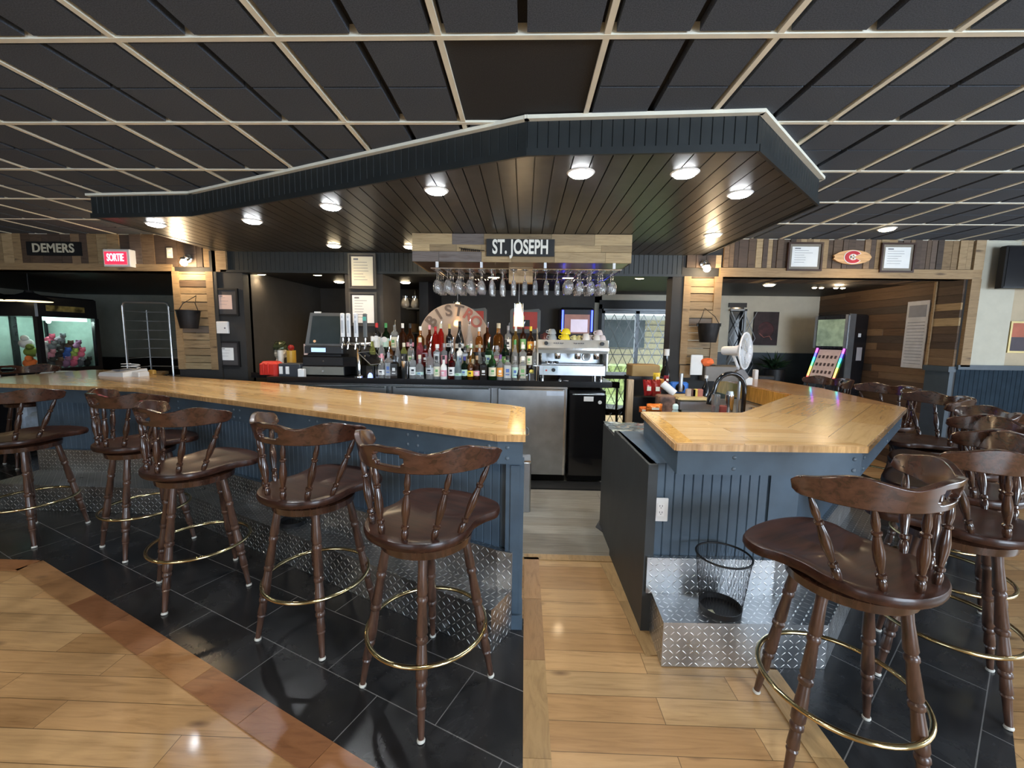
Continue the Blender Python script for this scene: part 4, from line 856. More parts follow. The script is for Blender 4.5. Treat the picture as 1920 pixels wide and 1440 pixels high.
def bottle(px, tier, kind, glass, lab, cap, h, rr=.038, pour=False, accent=None):
    Y, z0 = TY[tier]; p = on_y(px, 690, Y); x = p.x; sq = kind == 'square'; pf = SHAPES[kind]; seg = 4 if sq else 16
    if glass in ('clear', 'frost'): gn = {'clear': 'clear glass', 'frost': 'frosted pale blue'}[glass]
    else: gn = {'dgreen': 'dark green', 'lime': 'pale lime', 'wine': 'dark red'}.get(glass, glass)
    rown = ('front', 'middle', 'back')[tier]
    o = thing('liquor_bottle', 'x', 'bottle', (x, Y, z0), random.uniform(-.2, .2) if not sq else pi/4*0, 'liquor bottles on the back bar')
    hb_ = h*(.93 if cap else 1)
    mb = MB(); mb.lathe((0, 0, 0), (0, 0, hb_), [(t, q*rr*(1.22 if sq else 1)) for t, q in pf], seg)
    if sq:
        m = Matrix.Rotation(pi/4, 3, 'Z'); u = Vector((0, 0, 1)).orthogonal(); an = math.atan2(u.y, u.x); m = Matrix.Rotation(pi/4-an, 3, 'Z'); mb.v = [m @ v for v in mb.v]
    mb.build('glass_body', gmat(glass), o, local=True, smooth=not sq)
    nk = pf[-1][1]*rr*(1.22 if sq else 1)
    if cap:
        cc = {'black': (.015, .015, .015), 'white': (.75, .75, .72), 'red': (.5, .03, .03), 'green': (.05, .25, .08), 'gold': (.6, .45, .15), 'grey': (.3, .3, .32), 'cream': (.65, .60, .45), 'blue': (.03, .03, .2), 'cork': (.4, .25, .13), 'purple': (.12, .04, .2), 'pink': (.7, .3, .35), 'yellow': (.8, .6, .05)}[cap]
        MB().lathe((0, 0, hb_-h*.10), (0, 0, h), [(0, nk*1.12), (.9, nk*1.15), (1, nk)], 12).build('cap', plain('cap_'+cap, cc, .35), o, local=True, smooth=True)
    if pour:
        MB().lathe((0, 0, hb_), (.012, 0, hb_+.055), [(0, nk*.9), (.2, .008), (1, .004)], 8).build('pourer', M['chrome'], o, local=True, smooth=True)
    if LC[lab]:
        m_ = plain('label_'+lab, LC[lab], .6, var=.03); bt = [t for t, q in pf if q > .9][-1]; q_ = random.uniform(.0, .16); z0_, z1_ = h*(.10+q_*.5), h*(bt-.08-q_)
        if sq: L = MB().box(-rr*.72, rr*.72, -rr*.88, -rr*.865, z0_, z1_).build('label', m_, o, local=True)
        else:
            v = []; f = []
            for k in range(13):
                a = -pi/2-RD(75)+RD(150)*k/12; q = rr*1.012; v += [(q*cos(a), q*sin(a), z0_), (q*cos(a), q*sin(a), z1_)]
            f = [(2*k, 2*k+2, 2*k+3, 2*k+1) for k in range(12)]; L = MB().add(v, f).build('label', m_, o, local=True, smooth=True)
        ac = accent or {'white': 'black', 'cream': 'green', 'yellow': 'black', 'black': 'white', 'pink': 'white', 'green': 'cream', 'mint': 'blue', 'orange': 'white', 'blue': 'white', 'silver': 'blue', 'red': 'gold', 'gold': 'black'}[lab]
        yy = -rr*(.90 if sq else 1.02); zc = (z0_+z1_)/2; hh = (z1_-z0_)
        if accent in ('round',):
            mb = MB().lathe((0, yy-.001, zc+hh*.35), (0, yy+.012, zc+hh*.35), [(0, rr*.72), (1, rr*.72)], 18); mb.build('label_mark', plain('label_white', LC['white'], .6, var=.03), L, local=True)
        else: MB().box(-rr*.38, rr*.38, yy-.001, yy+.002, zc-hh*.05, zc+hh*.22).box(-rr*.45, rr*.45, yy-.001, yy+.003, zc-hh*.28, zc-hh*.20).build('label_mark', plain('label_'+ac, LC[ac], .6, var=.03), L, local=True)
    lt = gn+' bottle'+((' with '+lab+' label') if LC[lab] else ' without label')+((' and '+cap+' cap') if cap else (' and metal pourer' if pour else ''))
    NEED.append((o, lt, rown, px, kind)); return o
F_ = [(716, 0, 'flask', 'clear', 'white', 'pink', .255), (729, 0, 'square', 'clear', 'silver', None, .27, .036, True), (740, 0, 'square', 'black', 'black', 'black', .235, .040), (774, 0, 'spirit', 'clear', 'white', None, .26, .036, True), (787, 0, 'flask', 'clear', 'mint', 'cream', .25, .042),
 (806, 0, 'wine', 'clear', 'silver', None, .31, .043, True, 'black'), (819, 0, 'spirit', 'clear', 'cream', 'black', .24, .034), (832, 0, 'flask', 'white', 'pink', 'black', .245, .036), (847, 0, 'spirit', 'wine', 'white', None, .265, .036, True), (859, 0, 'taper', 'frost', 'mint', 'white', .29, .042, False, 'green'),
 (871, 0, 'spirit', 'dgreen', 'mint', 'blue', .24, .036), (882, 0, 'flask', 'amber', 'yellow', None, .255, .034, True), (894, 0, 'wine', 'brown', 'pink', 'cork', .25, .038), (907, 0, 'square', 'black', 'black', 'black', .235, .040), (923, 0, 'wine', 'green', 'cream', None, .30, .040, True), (938, 0, 'spirit', 'clear', 'orange', 'purple', .265, .036),
 (952, 0, 'square', 'clear', 'white', 'black', .255, .046, False, 'blue'), (966, 0, 'spirit', 'clear', 'mint', 'grey', .25, .036), (980, 0, 'square', 'clear', 'cream', 'white', .25, .044),
 (699, 1, 'taper', 'lime', 'none', 'white', .315, .044), (716, 1, 'flask', 'clear', 'pink', None, .30, .034, True), (732, 1, 'flask', 'amber', 'none', None, .27, .034, True), (746, 1, 'taper', 'clear', 'none', None, .27, .036, True), (758, 1, 'tall', 'lime', 'black', 'cream', .25, .034), (771, 1, 'wine', 'clear', 'cream', 'black', .29, .036),
 (788, 1, 'tall', 'pink', 'none', 'cream', .31, .040), (798, 1, 'square', 'red', 'black', 'black', .23, .034), (808, 1, 'taper', 'red', 'none', None, .27, .038, True), (820, 1, 'square', 'clear', 'white', 'white', .24, .040), (833, 1, 'spirit', 'clear', 'pink', 'grey', .25, .034), (848, 1, 'flask', 'clear', 'cream', None, .26, .040, True),
 (862, 1, 'spirit', 'white', 'silver', 'black', .25, .034), (872, 1, 'square', 'clear', 'gold', 'black', .22, .034), (883, 1, 'flask', 'gold', 'cream', 'white', .25, .038), (899, 1, 'globe', 'clear', 'none', 'cork', .25, .048), (916, 1, 'spirit', 'green', 'mint', None, .27, .038, True), (931, 1, 'square', 'clear', 'pink', 'grey', .235, .036),
 (947, 1, 'wine', 'dgreen', 'green', 'black', .30, .042), (965, 1, 'taper', 'clear', 'none', 'green', .30, .042), (980, 1, 'square', 'clear', 'cream', 'white', .25, .042, False, 'black'), (992, 1, 'tall', 'brown', 'cream', 'yellow', .25, .032), (1002, 1, 'tall', 'clear', 'none', 'white', .29, .024),
 (708, 2, 'wine', 'black', 'white', 'red', .30, .042, False, 'round'), (725, 2, 'wine', 'dgreen', 'mint', 'green', .30, .042, False, 'round'), (741, 2, 'spirit', 'clear', 'cream', None, .28, .040, True), (756, 2, 'wine', 'brown', 'none', 'white', .30, .040), (770, 2, 'flask', 'brown', 'pink', 'black', .30, .042), (789, 2, 'flask', 'amber', 'none', 'white', .27, .042),
 (806, 2, 'flask', 'brown', 'none', 'pink', .285, .040), (817, 2, 'tall', 'red', 'none', 'red', .27, .032), (827, 2, 'tall', 'red', 'none', 'cream', .30, .034, True), (843, 2, 'flask', 'black', 'white', 'gold', .30, .040), (862, 2, 'taper', 'black', 'white', 'black', .33, .050), (880, 2, 'taper', 'clear', 'green', None, .30, .044, True), (898, 2, 'flask', 'amber', 'cream', 'white', .27, .042),
 (913, 2, 'spirit', 'brown', 'none', None, .27, .042, True), (934, 2, 'flask', 'amber', 'none', 'cream', .315, .056), (952, 2, 'spirit', 'clear', 'white', 'grey', .29, .036, True), (966, 2, 'wine', 'gold', 'none', 'white', .28, .036), (980, 2, 'spirit', 'brown', 'green', None, .28, .034, True), (994, 2, 'flask', 'brown', 'orange', 'yellow', .285, .038)]
for a in F_: bottle(*a)
cnt = {}
for o, lt, rown, px, kd in NEED: cnt.setdefault((lt, rown), []).append((px, o))
for o, lt, rown, px, kd in NEED:
    L = sorted(cnt[(lt, rown)], key=lambda q: q[0]); s = lt+', '+rown+' row'
    nb = min((q for q in NEED if q[2] == rown and q[0] is not o), key=lambda q: (q[3] > px, abs(q[3]-px)))
    s += (', right of the ' if nb[3] < px else ', left of the ')+nb[1].split(' with')[0].replace(' bottle', '')+' one' if len(s.split()) < 11 else ''
    o['label'] = s
seen = {}
for o, *_x in NEED:
    while o['label'] in seen: o['label'] = o['label']+' again'
    seen[o['label']] = 1
# bar tools between the bottles
def steel_cup(px, Y, z, h, r_, lab, nm_='cocktail_shaker', cat='shaker', mat='chrome', capm=None):
    p = on_y(px, 690, Y); o = thing(nm_, lab, cat, (p.x, Y, z)); MB().lathe((p.x, Y, z), (p.x, Y, z+h), [(0, r_*.74), (.03, r_*.78), (1, r_), (1, r_*.94), (.05, r_*.7), (.05, .001)], 18, caps=False).build('cup', M[mat], o, smooth=True)
    if capm: MB().lathe((p.x, Y, z+h), (p.x, Y, z+h+.05), [(0, r_*.8), (.5, r_*.5), (1, r_*.3)], 14).build('strainer_top', M[capm], o, smooth=True)
steel_cup(759, 4.295, CT, .185, .042, 'tall steel shaker tin with black top between the front bottles', capm='black')
steel_cup(1006, 4.31, CT, .155, .036, 'tall steel shaker tin left of the espresso machine')
steel_cup(973, 4.295, CT, .062, .032, 'squat steel strainer cup at the worktop edge', 'steel_cup', 'cup', capm='black'); steel_cup(989, 4.295, CT, .06, .02, 'small double steel jigger at the worktop edge', 'jigger', 'jigger')
p = on_y(997, 690, 4.36); o = thing('lemon_glass', 'short glass holding a lemon wedge beside the steel shaker', 'glass', (p.x, 4.36, CT)); MB().lathe((p.x, 4.36, CT), (p.x, 4.36, CT+.08), [(0, .03), (1, .036)], 14).build('tumbler', gl, o, smooth=True); MB().blob((p.x, 4.36, CT+.09), (.026, .014, .022), 10, 6).build('lemon_slice', plain('lemon', (.85, .75, .2), .5), o, smooth=True)
# ================================================================ round BISTRO sign
c = on_y(851, 636, 4.74); r_ = (on_y(917, 636, 4.74).x-on_y(786, 636, 4.74).x)/2
o = thing('round_sign', 'round frosted sign with arched letters BISTRO behind the bottles', 'sign', (c.x, 4.74, c.z-r_))
fs = plain('frosted_beige_acrylic', (.62, .48, .36), .45, trans=.35, var=0)
MB().cyl((c.x, 4.735, c.z), (c.x, 4.745, c.z), r_, 64).build('disc', fs, o, smooth=True)
MB().box(c.x-.14, c.x+.14, 4.70, 4.78, CT, c.z-r_+.03).build('sign_foot', M['black'], o)
for k, ch in enumerate('BISTRO'):
    a = RD(90+52-k*20.8); R_ = r_*.80; p = Vector((c.x+R_*cos(a), 4.728, c.z+R_*sin(a)))
    t = text(ch, 'letter', plain('brown_letter', (.16, .11, .08), .6) if k < 4 else plain('rust_letter', (.42, .12, .08), .6), o, p, .170, weight=.005); t.rotation_euler = (RD(90), -(a-pi/2), 0)  # red picture showing through clear letters, put into the last letters' colour
# ================================================================ espresso machine
EY = 4.36; a, b = on_y(1010, 700, EY), on_y(1139, 645, EY); x0, x1 = a.x, b.x
em = thing('espresso_machine', 'wide steel two-group espresso machine with cups stacked on its top', 'coffee machine', ((x0+x1)/2, EY+.2, CT))
pale = plain('pale_machine_panel', (.55, .53, .48), .35, .2); tz = 1.50
MB().cbox(x0, x1, EY+.02, EY+.5, CT+.055, CT+.165, .01).build('lower_body', M['steel'], em)
MB().box(x0+.04, x1-.02, EY+.30, EY+.5, CT+.165, tz-.06).build('back_splash', M['steel'], em)
mb = MB(); v = [(x0-.01, EY-.02, tz-.055), (x0-.01, EY+.02, tz-.11), (x0-.01, EY+.5, tz-.11), (x0-.01, EY+.5, tz+.03), (x0-.01, EY+.03, tz+.03)]
mb.add(v+[(x1+.01, q[1], q[2]) for q in v], [(4, 3, 2, 1, 0), (5, 6, 7, 8, 9)]+[(i, (i+1) % 5, 5+(i+1) % 5, 5+i) for i in range(5)]); mb.build('upper_body', pale, em)
MB().box(x0-.012, x1+.012, EY-.028, EY+.01, tz-.075, tz-.052).build('front_rail', M['chrome'], em)
for s, xx in ((0, x0-.02), (1, x1+.005)): MB().prism([(xx, EY+.04), (xx+.016, EY+.04), (xx+.016, EY+.5), (xx, EY+.5)], CT+.1, tz+.03).build('side_cheek', pale, em)
mb = MB(); v = [(x0-.018, EY+.06, tz+.03), (x0-.018, EY+.5, tz+.03), (x0-.018, EY+.5, tz+.15), (x0-.018, EY+.4, tz+.16)]; mb.add(v+[(q[0]+.01, q[1], q[2]) for q in v], [(0, 1, 2, 3), (7, 6, 5, 4), (0, 4, 5, 1), (1, 5, 6, 2), (2, 6, 7, 3), (3, 7, 4, 0)]); mb.build('cup_guard', pale, em)
for k, f in enumerate((.10, .92)): q = x0+(x1-x0)*f; MB().cyl((q, EY-.03, tz-.005), (q, EY+.02, tz-.005), .02, 16).build('steam_knob', M['black'], em)
for s, f0 in enumerate((.22, .52)):
    mb = MB()
    for k in range(5): q = x0+(x1-x0)*(f0+.032*k); mb.cyl((q, EY-.008, tz-.003), (q, EY+.02, tz-.003), .006, 8)
    mb.build('button_row', M['ink'], em)
for k, f in enumerate((.28, .58, .86)):
    q = x0+(x1-x0)*f; g = MB().lathe((q, EY+.06, tz-.11), (q, EY+.06, tz-.17), [(0, .036), (.6, .036), (1, .03)], 18).build('group_head', M['chrome'], em, smooth=True)
for k, f in enumerate((.14, .24)):
    q = x0+(x1-x0)*f; pf_ = MB().cyl((q, EY+.06, CT+.175), (q, EY+.06, CT+.20), .032, 16).build('portafilter', M['chrome'], em, smooth=True); MB().cyl((q, EY+.06, CT+.19), (q+.02, EY-.08, CT+.195), .013, 10).build('handle', M['black'], pf_, smooth=True)
q = x0+(x1-x0)*.76; MB().cyl((q, EY+.27, CT+.24), (q, EY+.30, CT+.24), .042, 24).build('pressure_gauge', M['white'], em, smooth=True); MB().tube([(q+.042*cos(k*pi/12), EY+.268, CT+.24+.042*sin(k*pi/12)) for k in range(24)], .004, 6, True).build('gauge_rim', M['chrome'], em)
for f in (.03, .95): q = x0+(x1-x0)*f; MB().tube([(q, EY+.05, tz-.11), (q+.005, EY+.02, tz-.18), (q+.01, EY-.01, CT+.20)], .005, 8).build('steam_wand', M['chrome'], em)
MB().box(x0+.05, x0+.20, EY+.012, EY+.021, CT+.07, CT+.15).build('switch_panel', plain('pale_blue_panel', (.5, .6, .66), .4), em); MB().cyl((x0+.155, EY, CT+.11), (x0+.155, EY+.014, CT+.11), .02, 16).build('rotary_switch', M['black'], em); MB().cyl((x0+.08, EY+.004, CT+.105), (x0+.08, EY+.014, CT+.105), .009, 12).build('power_button', M['red'], em)
MB().box(x0+.03, x1-.03, EY+.03, EY+.29, CT+.163, CT+.172).build('drip_tray', M['steel_dull'], em)
for k, (f, yy) in enumerate(((.06, .06), (.94, .06), (.06, .45), (.94, .45))): q = x0+(x1-x0)*f; MB().cyl((q, EY+yy, CT), (q, EY+yy, CT+.06), .018, 12).build('foot', M['chrome'], em, smooth=True)
def cup(x, y, z, c, h, r_, lab, nm_='coffee_cup', handle=True, hm=None, up=False):
    o = thing(nm_, lab, 'cup', (x, y, z), 0, 'cups on the espresso machine'); m_ = plain('cup_'+c, dict(grey=(.32, .35, .36), yellow=(.85, .66, .03), white=(.72, .68, .62), pinkish=(.66, .58, .58), lemon=(.70, .64, .30), maroon=(.10, .03, .03))[c], .25)
    MB().lathe((x, y, z), (x, y, z+h), [(0, r_*.97), (0, r_), (.3, r_), (.75, r_*.8), (1, r_*.55), (1, .001)], 18, caps=False).build('cup_body', m_, o, smooth=True)
    if handle: MB().tube([(x-r_*.9, y-.02, z+h*.2), (x-r_*1.35, y-.03, z+h*.35), (x-r_*1.3, y-.03, z+h*.65), (x-r_*.75, y-.02, z+h*.75)], .005, 6).build('handle', plain('cup_'+(hm or c), (.1, .07, .04), .3) if hm else m_, o, smooth=True)
TZ = tz+.031; W_ = x1-x0
cup(x0+W_*.10, EY+.14, TZ, 'maroon', .075, .04, 'dark maroon cup at the left rear of the machine top')
for k, (f, yy, zz, c, h_, r_, lb_) in enumerate(((.20, .10, 0, 'grey', .06, .046, 'grey cup at the bottom of the left pair'), (.19, .10, .058, 'grey', .055, .046, 'grey cup stacked on the left grey cup'), (.39, .10, 0, 'yellow', .062, .052, 'bright yellow cup at the bottom of the yellow stack'), (.40, .10, .058, 'yellow', .062, .050, 'bright yellow cup on top of the yellow stack'),
    (.53, .12, 0, 'lemon', .05, .03, 'small pale yellow cup right of the yellow stack'), (.61, .13, 0, 'lemon', .05, .03, 'small pale yellow cup left of the patterned cups'), (.70, .09, 0, 'white', .07, .045, 'cream cup with brown handle, third from the right'), (.78, .14, 0, 'pinkish', .055, .042, 'pale pinkish cup among the right cups'), (.86, .09, 0, 'white', .055, .044, 'cream cup at the bottom of the right stack'), (.90, .13, .05, 'pinkish', .06, .044, 'pale cup on top of the right stack'), (.94, .09, 0, 'pinkish', .055, .042, 'rightmost pale cup at the machine edge'))):
    cup(x0+W_*f, EY+yy, TZ+zz, c, h_, r_, lb_, hm='brown' if c == 'white' else None)
# tamper and spoon before the machine
p = on_y(1050, 708, 4.31); tag(MB().lathe((p.x, 4.31, CT), (p.x, 4.31, CT+.03), [(0, .018), (.4, .018), (.6, .006), (1, .01)], 12).build('tamper', M['chrome'], smooth=True), 'small steel tamper lying before the espresso machine', 'tamper')
tag(MB().tube([(p.x+.03, 4.31, CT+.006), (p.x+.09, 4.32, CT+.006)], .004, 6).build('teaspoon', M['chrome']), 'steel spoon lying right of the tamper', 'spoon')
# ================================================================ register, taps and clutter on the left of the worktop
RY = 4.40
def rb_(px0, py0, px1, py1, Y): a, b = on_y(px0, py1, Y), on_y(px1, py0, Y); return a.x, b.x, a.z, b.z
reg = thing('cash_drawer', 'grey metal cash drawer, lower of the two stacked under the till screen', 'cash drawer', (-2.3, RY+.2, CT))
x0, x1, z0, z1 = rb_(567, 678, 645, 697, RY)
MB().cbox(x0, x1, RY, RY+.38, CT+.01, CT+.105, .005).build('case', M['black'], reg); MB().box(x0+.005, x1-.005, RY-.008, RY, CT+.015, CT+.10).build('drawer_front', plain('grey_drawer', (.15, .15, .13), .4), reg); MB().cyl(((x0+x1)/2, RY-.013, CT+.055), ((x0+x1)/2, RY-.006, CT+.055), .010, 12).build('lock', M['steel'], reg)
reg2 = thing('cash_drawer', 'glossy black cash drawer, upper of the two under the till screen', 'cash drawer', (-2.3, RY+.2, CT+.107)); MB().cbox(x0, x1+.13, RY+.02, RY+.4, CT+.107, CT+.21, .006).build('case', M['blackg'], reg2); MB().box(x0+.005, x1-.02, RY+.012, RY+.02, CT+.115, CT+.20).build('drawer_front', M['black'], reg2); MB().cyl(((x0+x1)/2, RY+.006, CT+.16), ((x0+x1)/2, RY+.014, CT+.16), .009, 12).build('lock', M['chrome'], reg2)
x0, x1, z0, z1 = rb_(572, 586, 640, 652, RY+.06)
pt = thing('till_screen', 'dark touch screen till terminal on the cash drawers', 'till', ((x0+x1)/2, RY+.1, CT+.212)); zb = CT+.212
MB().cbox(x0+.02, x1-.02, RY+.06, RY+.28, zb, zb+.03, .01).build('base', M['black'], pt)
lean = .10; hh = z1-(zb+.115)
mb = MB(); v = [(x0, RY+.06, zb+.115), (x1, RY+.06, zb+.115), (x1-.0, RY+.06+lean, z1), (x0+.02, RY+.06+lean, z1)]; v2 = [(a, b+.06, c) for a, b, c in v]
mb.add(v+v2, [(0, 1, 2, 3), (7, 6, 5, 4), (0, 4, 5, 1), (1, 5, 6, 2), (2, 6, 7, 3), (3, 7, 4, 0)]); mb.build('screen_housing', plain('till_grey', (.07, .075, .08), .4), pt)
MB().add([(x0+.045, RY+.062, zb+.135), (x1-.03, RY+.062, zb+.135), (x1-.03, RY+.052+lean*.9, z1-.035), (x0+.055, RY+.052+lean*.9, z1-.035)], [(0, 1, 2, 3)]).build('display', plain('dark_display', (.025, .035, .04), .15), pt)
MB().cbox(x0-.005, x1+.01, RY+.04, RY+.16, zb+.03, zb+.115, .012).build('lower_bezel', plain('till_black', (.02, .022, .025), .35), pt)
MB().box(x0+.08, x0+.235, RY+.034, RY+.04, zb+.045, zb+.09).build('customer_display', plain('blue_display', (.4, .6, .85), .4, emit=(.4, .62, .9), es=.6, var=0), pt)
MB().box(x0+.07, x0+.14, RY+.05+lean, RY+.07+lean, z1-.005, z1+.012).build('paper_tag', M['white'], pt)
p = on_y(589, 672, RY+.055); MB().cyl((x0+.105, RY+.07, zb+.16), (x0+.105, RY+.062, zb+.16), .014, 14).build('round_sticker', plain('orange_sticker', (.75, .45, .25), .5), pt)
# white card and cup beside it
p = on_y(564, 640, RY); tag(MB().box(p.x-.025, p.x+.025, RY+.1, RY+.105, CT+.22, CT+.34).build('order_slip', M['pink']), 'pale pink slip standing left of the till screen', 'slip')
x0, x1, z0, z1 = rb_(558, 686, 569, 701, 4.31); tag(MB().cbox(x0, x1, 4.31, 4.36, CT, CT+.08, .005).build('card_holder', M['white']), 'small white box at the worktop edge left of the drawers', 'box')
x0, x1, z0, z1 = rb_(522, 678, 562, 702, 4.36)
o = thing('card_terminal_stand', 'dark box with two white buttons left of the cash drawers', 'stand', ((x0+x1)/2, 4.4, CT)); MB().cbox(x0, x1, 4.36, 4.55, CT, CT+.13, .008).build('case', plain('dark_slate_case', (.03, .035, .045), .4), o)
for k in (0, 1): MB().box(x0+.015+.07*k, x0+.05+.07*k, 4.352, 4.36, CT+.02, CT+.10).build('white_panel', M['white'], o)
x0, x1, z0, z1 = rb_(487, 678, 520, 704, 4.45); o = thing('red_canister', 'bright red ribbed canister at the left end of the worktop', 'canister', ((x0+x1)/2, 4.5, CT-.03))
xc = -3.02; mb = MB().cbox(x0, x1, 4.42, 4.60, CT, CT+.145, .03); mb.build('body', M['red'], o)
for k in range(2): xx = x0+.05+k*.05; MB().lathe((xx+.02, 4.415, CT+.01), (xx+.02, 4.415, CT+.13), [(0, .006), (.5, .012), (1, .006)], 8).build('rib', M['red'], o, smooth=True)
# side table in the recess with wrapped goods
st_ = thing('side_shelf', 'beige shelf in the left recess holding wrapped goods', 'shelf', (-2.9, 5.0, .9)); MB().box(-3.18, -2.45, 5.2, 6.2, 1.08, 1.12).build('shelf_board', plain('beige_laminate', (.42, .34, .26), .5), st_)
MB().box(-3.18, -2.45, 5.2, 6.2, .0, 1.08).build('shelf_base', M['charcoal'], st_)
r = random.Random(9)
def crumple(name, lab, cat, px, py, Y, rx, ry, rz, mat, jit=.16, grp=None, seg=12, zf=None):
    p = on_y(px, py, Y); z = p.z if zf is None else zf+rz; o = MB().blob((p.x, Y, z), (rx, ry, rz), seg, 8, jit).build(name, mat, smooth=False); return tag(o, lab, cat, grp)
foil = lambda n, c: plain(n, c, .25, .3, var=.6)
for nm__, lab, px, py, c, s in (('snack_bag', 'silver lilac foil bag at the left of the recess pile', 460, 662, (.38, .34, .42), (.16, .1, .10)), ('snack_bag', 'second silver foil bag, lower left in the recess pile', 473, 675, (.45, .42, .45), (.15, .1, .07)), ('snack_bag', 'red foil bag behind the silver ones in the recess', 496, 660, (.45, .06, .06), (.12, .08, .07)), ('snack_bag', 'beige crinkled bag in the middle of the recess pile', 508, 672, (.55, .38, .28), (.12, .08, .09)), ('snack_bag', 'cream wrapped bundle right of the beige bag', 524, 663, (.6, .52, .4), (.09, .08, .09)), ('snack_bag', 'dark leafy wrapped bundle at the top of the recess pile', 522, 650, (.05, .06, .03), (.12, .1, .07))):
    crumple(nm__, lab, 'snack bag', px, py, 5.30, *s, foil('foil_%d' % px, c), .22, 'wrapped goods on the recess shelf')
p = on_y(546, 660, 5.25); o = thing('condiment_jar', 'amber jar with red lid at the right of the recess pile', 'jar', (p.x, 5.25, 1.12)); MB().cyl((p.x, 5.25, 1.12), (p.x, 5.25, p.z+.02), .055, 16).build('jar', plain('mustard', (.62, .38, .06), .3), o, smooth=True); MB().blob((p.x, 5.25, p.z+.055), .04, 10, 7).build('lid', plain('dark_red_lid', (.3, .02, .02), .3), o, smooth=True)
tag(MB().cyl((p.x-.14, 5.25, 1.12), (p.x-.14, 5.25, p.z+.02), .035, 14).build('sauce_jar', M['white'], smooth=True), 'white jar left of the amber jar in the recess', 'jar')
# beer taps
tx = on_y(669, 704, 4.34).x; tp = thing('beer_tap_tower', 'chrome beer tap tower with four handles on the worktop', 'beer tap', (tx, 4.40, CT)); bz = CT+.345
MB().lathe((tx+.005, 4.40, CT), (tx+.005, 4.40, bz), [(0, .055), (.03, .055), (.07, .03), (.12, .024), (.9, .024), (1, .045)], 20).build('column', M['chrome'], tp, smooth=True)
MB().cyl((tx-.13, 4.40, bz), (tx+.14, 4.40, bz), .026, 18).build('crossbar', M['chrome'], tp, smooth=True)
for px, c, t_ in ((643, (.72, .73, .74), 1), (654, (.74, .75, .76), 1), (668, (.72, .74, .76), 1), (685, (.10, .11, .11), 0)):
    xx = on_y(px, 620, 4.34).x; f = MB().tube([(xx, 4.40, bz), (xx, 4.33, bz), (xx, 4.31, bz-.05)], .010, 8).build('faucet', M['chrome'], tp, smooth=True)
    MB().lathe((xx, 4.335, bz+.01), (xx, 4.335, bz+.08), [(0, .013), (.4, .006), (.7, .010), (1, .007)], 10).build('faucet_stem', M['chrome'], f, smooth=True)
    h = MB().cbox(xx-.021, xx+.021, 4.322, 4.352, bz+.08, bz+.325, .008).build('tap_handle', plain('tap_handle_white' if t_ else 'tap_handle_dark', c, .35), tp, label='white tap handle' if t_ else 'dark tap handle with a green band')
    if t_: MB().box(xx-.010, xx+.010, 4.319, 4.322, bz+.12, bz+.25).box(xx-.008, xx+.008, 4.319, 4.322, bz+.275, bz+.295).build('handle_print', plain('pale_print', (.45, .48, .52), .5), h)
    else: MB().box(xx-.018, xx+.018, 4.319, 4.322, bz+.25, bz+.29).build('green_band', plain('mint_band', (.10, .42, .33), .5), h); 
tr = thing('bar_tray', 'black square tray tipped on its side, leaning by the beer tap', 'tray', (tx+.14, 4.3, CT+.1))
v = [on_y(671, 661, 4.33), on_y(703, 659, 4.45), on_y(722, 681, 4.36), on_y(695, 684, 4.28)]; MB().add([tuple(q) for q in v]+[(q.x, q.y+.006, q.z-.012) for q in v], [(0, 1, 2, 3), (7, 6, 5, 4), (0, 4, 5, 1), (1, 5, 6, 2), (2, 6, 7, 3), (3, 7, 4, 0)]).build('tray_panel', M['blackg'], tr); MB().tube([tuple(q) for q in v], .005, 6, True).build('tray_rim', plain('tray_rim_grey', (.2, .18, .16), .4), tr)
MB().cyl((tx+.17, 4.36, CT), (tx+.17, 4.36, CT+.12), .01, 8).build('tray_support', M['black'], tr)
p = on_y(694, 694, 4.33); tag(MB().lathe((p.x, 4.33, CT), (p.x, 4.33, CT+.05), [(0, .03), (.6, .026), (1, .01)], 4).build('blue_light_box', plain('blue_glow', (.3, .35, .9), .4, emit=(.35, .45, 1), es=1.2, var=0)), 'small glowing blue block right of the beer tap', 'light')
# shelf with coffee pots behind
ps = thing('pot_shelf', 'dark wall shelf in the recess right of the certificate column', 'shelf', (-1.45, 6.2, 1.7)); 
for zz in (1.93, 1.60): MB().box(-1.62+.0, -1.31, 5.7, 6.1, zz-.02, zz).build('shelf_board', M['charcoal'], ps)
for xx in (-1.60, -1.33): MB().box(xx-.012, xx+.012, 6.06, 6.1, 1.2, 2.2).build('upright', M['black'], ps)
for k, (px, lab) in enumerate(((760, 'left glass coffee pot on the dark shelf'), (779, 'right coffee pot on the dark shelf, partly hidden'))):
    p = on_y(px, 580, 5.85); o = thing('coffee_pot', lab, 'coffee pot', (p.x, 5.85, 1.93), 0, 'coffee pots on the shelf'); dk = plain('smoked_glass', (.10, .10, .10), .05, coat=.5, var=0)
    MB().lathe((p.x, 5.85, 1.93), (p.x, 5.85, 2.07), [(0, .05), (.3, .068), (.7, .055), (1, .04)], 16).build('pot', dk, o, smooth=True); MB().lathe((p.x, 5.85, 2.07), (p.x, 5.85, 2.10), [(0, .042), (1, .044)], 16).build('lid', M['chrome'], o, smooth=True); MB().tube([(p.x+.05, 5.83, 2.07), (p.x+.10, 5.82, 2.05), (p.x+.09, 5.82, 1.96), (p.x+.06, 5.83, 1.95)], .008, 6).build('handle', M['black'], o, smooth=True)
p = on_y(778, 620, 5.85); tag(MB().lathe((p.x, 5.85, 1.60), (p.x, 5.85, 1.72), [(0, .06), (.2, .07), (1, .07)], 16).build('food_tin', plain('brown_tin', (.25, .15, .06), .4), smooth=True), 'round brown tin on the lower dark shelf', 'tin')
